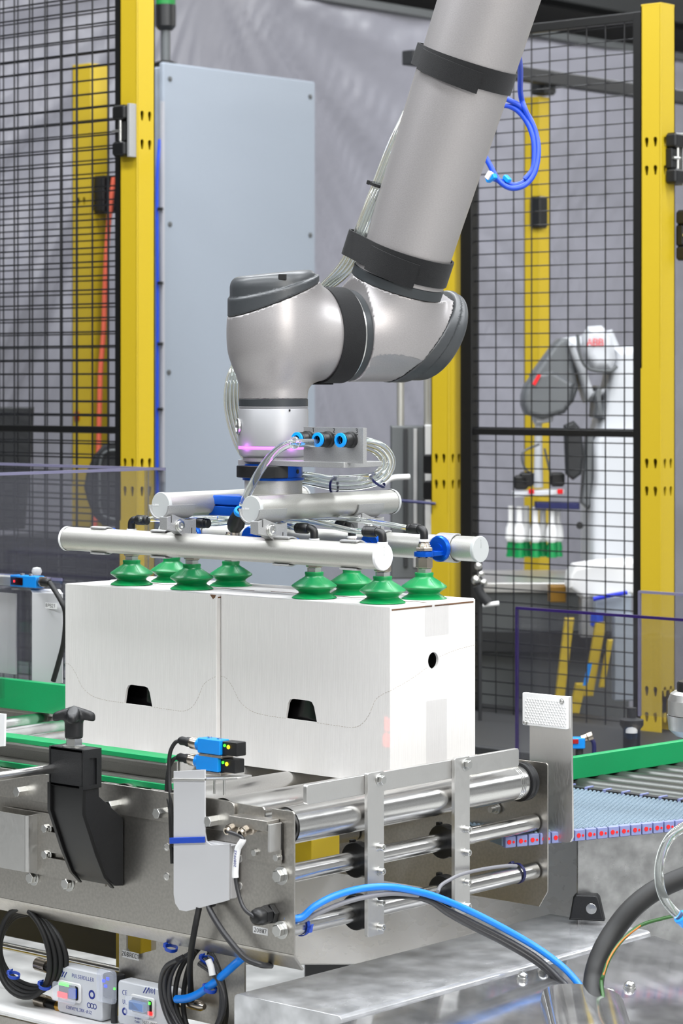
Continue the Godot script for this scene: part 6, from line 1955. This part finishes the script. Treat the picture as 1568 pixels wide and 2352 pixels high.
# the white robot behind the narrow mesh panel
func _white_robot() -> void:
	var D := 6600.0
	var c := V(2325.7, 0, -2748.75) + V(-0.66, 0, 0.751) * D
	var fr := Basis(V(0.751, 0, 0.66), Vector3.UP, V(0.66, 0, -0.751))
	var o := thing("robot_arm", "white and grey industrial robot behind the narrow mesh panel, holding green cups", "robot arm", V(-1519.3, 952, 2658.7))
	var pieces := [
		["base", "arm white", -160.0, 150.0, 20.0, [Vector2(620.6, 946.4), Vector2(620.6, 1112.4), Vector2(628.4, 1162.2), Vector2(628.4, 1256.2), Vector2(646.1, 1283.8), Vector2(758.9, 1283.8), Vector2(770.0, 946.4)]],
		["turret", "arm white", -120.0, 100.0, 24.0, [Vector2(635.0, 1267.2), Vector2(670.4, 1411.1), Vector2(681.5, 1488.5), Vector2(770.0, 1499.6), Vector2(781.0, 1256.2)]],
		["link_cover", "arm grey", -60.0, 110.0, 12.0, [Vector2(632.8, 1313.7), Vector2(637.2, 1388.9), Vector2(643.8, 1393.4), Vector2(659.3, 1311.5)]],
		["side_cover", "arm grey", 60.0, 120.0, 8.0, [Vector2(597.4, 1101.3), Vector2(610.7, 1283.8), Vector2(632.8, 1283.8), Vector2(628.4, 1101.3), Vector2(615.1, 1084.7)]],
		["upper_arm", "arm white", -70.0, 80.0, 24.0, [Vector2(550.9, 1506.2), Vector2(564.2, 1515.1), Vector2(604.0, 1519.5), Vector2(681.5, 1535.0), Vector2(725.7, 1433.2), Vector2(703.6, 1372.3), Vector2(615.1, 1350.2), Vector2(593.0, 1422.1)]],
		["motor_cover", "arm white", 70.0, 130.0, 26.0, [Vector2(615.1, 1541.6), Vector2(650.5, 1543.8), Vector2(677.0, 1515.1), Vector2(685.9, 1459.7), Vector2(677.0, 1431.0), Vector2(628.4, 1431.0), Vector2(604.0, 1466.4), Vector2(599.6, 1516.2)]],
		["forearm_cover", "arm grey", -50.0, 84.0, 14.0, [Vector2(535.4, 1499.6), Vector2(548.7, 1512.8), Vector2(566.4, 1512.8), Vector2(595.2, 1388.9), Vector2(581.9, 1350.2), Vector2(528.8, 1350.2), Vector2(504.5, 1400.0), Vector2(477.9, 1419.9)]],
		["wrist_cover", "arm grey", -40.0, 96.0, 14.0, [Vector2(455.8, 1369.0), Vector2(462.4, 1393.4), Vector2(484.5, 1424.3), Vector2(528.8, 1433.2), Vector2(584.1, 1400.0), Vector2(577.5, 1350.2), Vector2(559.8, 1324.8), Vector2(504.5, 1309.3), Vector2(464.6, 1320.3), Vector2(454.7, 1344.7)]],
		["wrist", "arm white", -20.0, 70.0, 8.0, [Vector2(480.1, 1322.6), Vector2(535.4, 1329.2), Vector2(531.0, 1302.6), Vector2(489.0, 1296.0)]],
	]
	for p in pieces:
		part(p[0], sh().to(c, fr).prism(PackedVector2Array(p[5]), p[2], p[3], p[4]), M[p[1]], o)
	part("lettering", sh().to(V(-1467.5, 1500.8, 2524.5), fr).letters("ABB", 24, 1.0), M["ink red"], o)
	part("badge", sh().to(V(-1598.5, 1408.7, 2455.9), fr * Basis(Vector3(0, 0, 1), 1.05)).box(Vector3.ZERO, Vector3(30, 9, 3), 1.0), M["ink red"], o)
	part("cover_rim", sh().tube(curve([V(-1502.6, 1521.4, 2497.6), V(-1496.6, 1470.4, 2500.3), V(-1480.3, 1436.8, 2514.6), V(-1442.8, 1430.3, 2547.5), V(-1433.4, 1441.2, 2567.7)], 6), 4.5, 8), M["machine grey"], o)
	part("plate_hole", sh().to(V(-1482, 1047, 2478.4), fr * Basis(Vector3.RIGHT, PI / 2)).lathe([Vector2(0, 1), Vector2(9, 1), Vector2(9, 0)], 16), M["ink"], o)
	part("cable_guard", sh().to(c, fr).prism(PackedVector2Array([Vector2(553.1, 1294.9), Vector2(577.5, 1306.0), Vector2(597.4, 1283.8), Vector2(601.8, 1223.0), Vector2(595.2, 1173.2), Vector2(575.3, 1158.8), Vector2(557.6, 1173.2)]), 110.0, 150.0, 8.0), M["machine dark"], o)
	# its gripper
	var g := thing("small_gripper", "small gripper with green cups hanging from the white robot", "gripper", V(-1638, 965.7, 2501.1))
	part("shaft", sh().to(V(-1631.4, 1136.1, 2506.9)).lathe([Vector2(0, 0), Vector2(12, 0), Vector2(10, 110), Vector2(9, 165), Vector2(0, 165)], 18), M["arm white"], g)
	part("cross_plate", sh().to(c, fr).prism(PackedVector2Array([Vector2(429.9, 1114.1), Vector2(556.4, 1122.9), Vector2(556.4, 1133.9), Vector2(429.9, 1127.3)]), 20.0, 110.0, 2.0), M["arm white"], g)
	part("blue_bar", sh().to(c, fr).prism(PackedVector2Array([Vector2(484.9, 1085.5), Vector2(596.0, 1083.3), Vector2(596.0, 1100.9), Vector2(484.9, 1103.1)]), 60.0, 100.0, 3.0), mat("bar navy", Color(0.04, 0.07, 0.30), 0.45), g)
	for q in [[1188, 1085, 1120], [1258, 1085, 1122], [1175, 1092, 1128]]:
		var w := Vector2((q[0] - 784.0) / 5966.0 * 6560.0, 1400.0 - (q[1] - 880.0) / 5966.0 * 6560.0)
		part("valve", sh().to(c, fr).box(Vector3(w.x + 20, w.y - 16, 80), Vector3(36, 36, 36), 6.0), M["black plastic"], g)
	var cupx := [1174.0, 1190.0, 1208.0, 1226.0, 1246.0, 1264.0, 1280.0]
	for i in 7:
		var x: float = (cupx[i] - 784.0) / 5966.0 * 6560.0
		part("cup", sh().to(c + fr * Vector3(x, 962, 40 + 34 * (i % 2))).lathe([Vector2(0, 0), Vector2(13, 0), Vector2(13.5, 4), Vector2(11, 12), Vector2(12.5, 24), Vector2(9, 40), Vector2(0, 40)], 18), M["silicone green"], g)
		part("cup_stem", sh().to(c + fr * Vector3(x, 1000, 40 + 34 * (i % 2))).lathe([Vector2(10, 0), Vector2(16, 8), Vector2(14, 34), Vector2(8, 50), Vector2(8, 90), Vector2(0, 90)], 16), M["white"], g)
	part("hoses", sh().tube(curve([V(-1605.7, 1247, 2476.3), V(-1624.7, 1225.7, 2432.9), V(-1620.6, 1187.5, 2436.5), V(-1616.3, 1170.5, 2466.9)], 6), 3.0, 8).tube(curve([V(-1583.8, 1236.6, 2468.9), V(-1574, 1182.1, 2477.5), V(-1575, 1165.4, 2489.9)], 6), 3.0, 8), M["machine grey"], g)
	part("red_fitting", sh().box(V(-1596.2, 1129.5, 2431.3), Vector3(12, 12, 12), 2.0), M["ink red"], g)
	part("red_fitting", sh().box(V(-1542.4, 1129.5, 2478.6), Vector3(12, 12, 12), 2.0), M["ink red"], g)


# lift column, tables and steelwork low in the cell
func _machine_behind() -> void:
	var fr := Basis(V(0.751, 0, 0.66), Vector3.UP, V(0.66, 0, -0.751))
	var c := V(2325.7, 0, -2748.75)
	var away := V(-0.66, 0, 0.751)
	var col := thing("lift_column", "grey slotted lift column with two bright rods between the gripper and the yellow post", "lift column", V(-1513.5, 947.4, 1865))
	part("case", sh().to(c + away * 6000.0, fr).prism(PackedVector2Array([Vector2(113.6, 947.4), Vector2(191.1, 947.4), Vector2(191.1, 1301.4), Vector2(113.6, 1301.4)]), -60.0, 0.0, 4.0), M["machine grey"], col)
	part("side_case", sh().to(c + away * 6000.0, fr).prism(PackedVector2Array([Vector2(192.1, 947.4), Vector2(211.2, 947.4), Vector2(211.2, 1303.5), Vector2(192.1, 1303.5)]), -50.0, -4.0, 3.0), M["white"], col)
	for x in [931.0, 953.0]:
		var p := Vector3((x - 784.0) / 5966.0 * 6000.0, 1135, 4)
		part("slot_strip", sh().to(c + away * 6000.0, fr).box(p, Vector3(9, 320, 6), 1.0), M["machine dark" if x < 940.0 else "aluminium flat"], col)  # raised strips on the case; the dark one stands for a slot's shade
	for x in [920.0, 982.0]:
		var p := Vector3((x - 784.0) / 5966.0 * 6000.0, 1300, -30)
		part("rod", sh().to(c + away * 6000.0 + fr * p).lathe([Vector2(0, -20), Vector2(9, -20), Vector2(9, 200), Vector2(0, 200)], 16), M["aluminium"], col)
	solo("tie_rod", sh().tube([V(-1482.9, 1135, 1758.8), V(-1408.6, 1126.1, 1824)], 3.5, 8), M["tie navy"], "thin navy line crossing the lift column", "line", V(-1482.9, 1133, 1758.8))
	solo("pale_hose", sh().tube(curve([V(-1497.8, 1170.6, 1745.7), V(-1482.9, 1184.4, 1758.8), V(-1459.6, 1187, 1792.6)], 6), 6.0, 10), M["white"], "pale hose end curving in front of the lift column", "hose", V(-1497.8, 1167.6, 1745.7))
	# table in front of the white robot
	var tb := thing("machine_table", "long grey machine table with a dark apron in front of the white robot", "table", V(-1463.5, 745.3, 2308.3))
	part("top", sh().to(c + away * 6250.0, fr).prism(PackedVector2Array([Vector2(268.2, 895.1), Vector2(697.7, 895.1), Vector2(697.7, 920.2), Vector2(268.2, 920.2)]), -420.0, 0.0, 3.0), M["steel brushed"], tb)
	part("front", sh().to(c + away * 6250.0, fr).prism(PackedVector2Array([Vector2(268.2, 800.8), Vector2(697.7, 800.8), Vector2(697.7, 895.1), Vector2(268.2, 895.1)]), -40.0, -10.0, 2.0), M["machine grey"], tb)
	part("apron", sh().to(c + away * 6250.0, fr).prism(PackedVector2Array([Vector2(268.2, 754.7), Vector2(697.7, 746.3), Vector2(697.7, 796.6), Vector2(268.2, 805.0)]), -60.0, -2.0, 2.0), M["machine dark"], tb)
	part("lower_front", sh().to(c + away * 6250.0, fr).prism(PackedVector2Array([Vector2(268.2, 551.4), Vector2(697.7, 551.4), Vector2(697.7, 750.5), Vector2(268.2, 755.7)]), -90.0, -50.0, 2.0), M["machine grey"], tb)
	solo("amber_case", sh().to(c + away * 6150.0, fr).prism(PackedVector2Array([Vector2(492.7, 880.5), Vector2(531.9, 880.5), Vector2(531.9, 919.6), Vector2(492.7, 919.6)]), -60.0, 0.0, 3.0), mat("amber", Color(0.50, 0.36, 0.08), 0.4), "amber box end standing on the machine table", "box", V(-1350, 880.5, 2208.3))
	var wc := thing("white_machine", "white machine body with a blue hose in front of the table by the flat-topped post", "machine body", V(-1206.5, 811.8, 2201.4))
	part("hood", sh().to(c + away * 6050.0, fr).prism(PackedVector2Array([Vector2(528.3, 921.4), Vector2(531.4, 955.8), Vector2(545.6, 974.1), Vector2(604.4, 982.2), Vector2(685.5, 986.3), Vector2(685.5, 905.1), Vector2(563.8, 895.0)]), -120.0, 0.0, 12.0), M["white"], wc)
	part("pillar", sh().to(c + away * 6050.0, fr).prism(PackedVector2Array([Vector2(558.8, 806.8), Vector2(596.3, 806.8), Vector2(596.3, 903.1), Vector2(558.8, 897.0)]), -80.0, -10.0, 4.0), M["aluminium flat"], wc)
	part("chest", sh().to(c + away * 6000.0, fr).prism(PackedVector2Array([Vector2(585.3, 865.0), Vector2(669.8, 860.9), Vector2(669.8, 911.2), Vector2(585.3, 903.2)]), -60.0, 0.0, 4.0), M["cabinet grey"], wc)
	part("blue_hose", sh().tube(curve([V(-1186.7, 902.8, 2125.6), V(-1158.1, 910.9, 2150.7), V(-1128, 917.9, 2177.2)], 6), 5.0, 10), mat("hose royal", Color(0.05, 0.15, 0.75), 0.4), wc)
	part("blue_valve", sh().box(V(-1174.8, 855.6, 2122.7), Vector3(26, 34, 26), 6.0), M["deep blue cable"], wc)
	part("column", sh().to(c + away * 5950.0, fr).prism(PackedVector2Array([Vector2(624.3, 672.0), Vector2(670.2, 672.0), Vector2(670.2, 867.4), Vector2(624.3, 867.4)]), -60.0, 0.0, 4.0), M["cabinet grey"], wc)
	# slanting yellow struts and a small grey box
	var struts := [[1308, 1420, 1286, 1600, 11.0], [1380, 1430, 1350, 1600, 12.0], [1402, 1470, 1382, 1580, 6.0], [1334, 1570, 1318, 1640, 12.0]]
	var lab := ["first slanting yellow strut behind the violet-edged guard sheet", "widest slanting yellow strut, next to the blue strap", "thinnest slanting yellow strut behind the guard sheet", "short low yellow strut just above the reflector"]
	for i in 4:
		var q: Array = struts[i]
		var D := 5900.0 - 25.0 * i
		var k := D / 5966.0
		var w: float = q[4]
		var poly := PackedVector2Array([Vector2((q[2] - w - 784) * k, 1400 - (q[3] - 880) * k), Vector2((q[2] + w - 784) * k, 1400 - (q[3] - 880) * k), Vector2((q[0] + w - 784) * k, 1400 - (q[1] - 880) * k), Vector2((q[0] - w - 784) * k, 1400 - (q[1] - 880) * k)])
		solo("strut", sh().to(c + away * D, fr).prism(poly, -24.0, 0.0, 3.0), M["yellow paint"], lab[i], "strut", c + away * D + fr * Vector3(poly[0].x, poly[0].y, 0), "slanting yellow struts")
	solo("blue_strap", sh().to(c + away * 5780.0, fr).prism(PackedVector2Array([Vector2(536.7, 726.7), Vector2(546.4, 726.7), Vector2(558.0, 778.0), Vector2(548.4, 778.0)]), -6.0, 0.0, 1.0), M["sensor blue"], "light blue strap between two slanting yellow struts", "strap", V(-1083.1, 726.7, 1950.4))
	var bs := thing("photo_sensor", "small blue sensor with a red window beside the reflector's stainless strip", "sensor", V(-453.8, 738.3, 1065.6))
	part("housing", sh().to(V(-456.2, 749.3, 1063.5), fr).box(Vector3.ZERO, Vector3(26, 20, 20), 2.0), M["sensor blue"], bs)
	part("window", sh().to(V(-452, 753.3, 1051.2), fr).box(Vector3.ZERO, Vector3(11, 8, 3), 0.5), M["red plastic"], bs)
	part("coupling", sh().to(V(-450.3, 755.6, 1068.7), along(fr * Vector3(1, 0.35, 0))).lathe([Vector2(0, 0), Vector2(7, 0), Vector2(7, 9), Vector2(5, 10), Vector2(8, 11), Vector2(8, 20), Vector2(0, 20)], 14), M["nickel"], bs)
	part("lead", sh().tube(curve([V(-440.8, 758.7, 1077), V(-434.9, 750.9, 1082.2), V(-433.7, 736.7, 1083.3), V(-434.9, 718.6, 1082.2)], 6), 4.0, 8), M["tie navy"], bs)
	part("stem", sh().to(V(-456.2, -0.3, 1068.8)).lathe([Vector2(7, 0), Vector2(7, 745)], 12), M["machine dark"], bs)
	solo("belt_motor", sh().to(V(-440.4, 740.3, 1210.5)).lathe([Vector2(12, -735), Vector2(12, -30), Vector2(16, -30), Vector2(16, 20), Vector2(22, 28), Vector2(22, 38), Vector2(9, 42), Vector2(9, 60), Vector2(0, 60)], 24), M["machine dark"], "dark round motor mount between the guard sheets and the green rail", "motor", V(-440.4, 716.1, 1210.5))
	solo("mount_button", sh().to(V(-434.7, 767.3, 1202.2)).lathe([Vector2(0, -12), Vector2(11, -12), Vector2(11, 10), Vector2(0, 10)], 16), M["white"], "little pale cap on the dark round motor mount", "cap", V(-434.7, 764.1, 1202.2))
	solo("dark_plinth", sh().box(V(-700, 330, 1700), Vector3(1500, 660, 560), 6.0), M["machine dark"], "dark machine plinth carrying the flat-topped yellow post", "plinth", V(-700, 0, 1700))
	var ct := thing("tap_cluster", "cluster of clear and chrome fittings hanging past the far gripper tube's end", "fittings", V(-1211.7, 955.7, 1730.8))
	for q in [[1098, 1300, 9.0], [1104, 1318, 8.0], [1093, 1332, 11.0], [1110, 1338, 9.0], [1098, 1352, 8.0]]:
		var k := 5700.0 / 5966.0
		var p := c + away * 5700.0 + fr * Vector3((q[0] - 784.0) * k, 1400.0 - (q[1] - 880.0) * k, 0)
		part("bulb", sh().to(p).lathe([Vector2(0, -q[2]), Vector2(q[2] * 0.7, -q[2] * 0.7), Vector2(q[2], 0), Vector2(q[2] * 0.7, q[2] * 0.7), Vector2(0, q[2])], 14, 0, TAU, 60.0), M["zinc"], ct)
	part("post", sh().to(V(-1208.8, 826.8, 1733.4)).lathe([Vector2(5, 0), Vector2(5, 190), Vector2(0, 190)], 14), M["machine dark"], ct)
	part("dark_hose", sh().tube(curve([V(-1206.9, 956.5, 1721.7), V(-1201.2, 937.4, 1726.8), V(-1189.7, 918.4, 1736.8)], 6), 11.0, 12), M["machine dark"], ct)
	part("foot_post", sh().to(V(-1208.8, 0.3, 1733.4)).lathe([Vector2(4, 0), Vector2(4, 830)], 14), M["machine dark"], ct)
	part("cross_bar", sh().to(V(-1198.3, 913.6, 1729.3), along(fr * Vector3(1, 0.12, 0))).lathe([Vector2(0, 0), Vector2(5, 0), Vector2(5, 36), Vector2(0, 36)], 12), M["white"], ct)
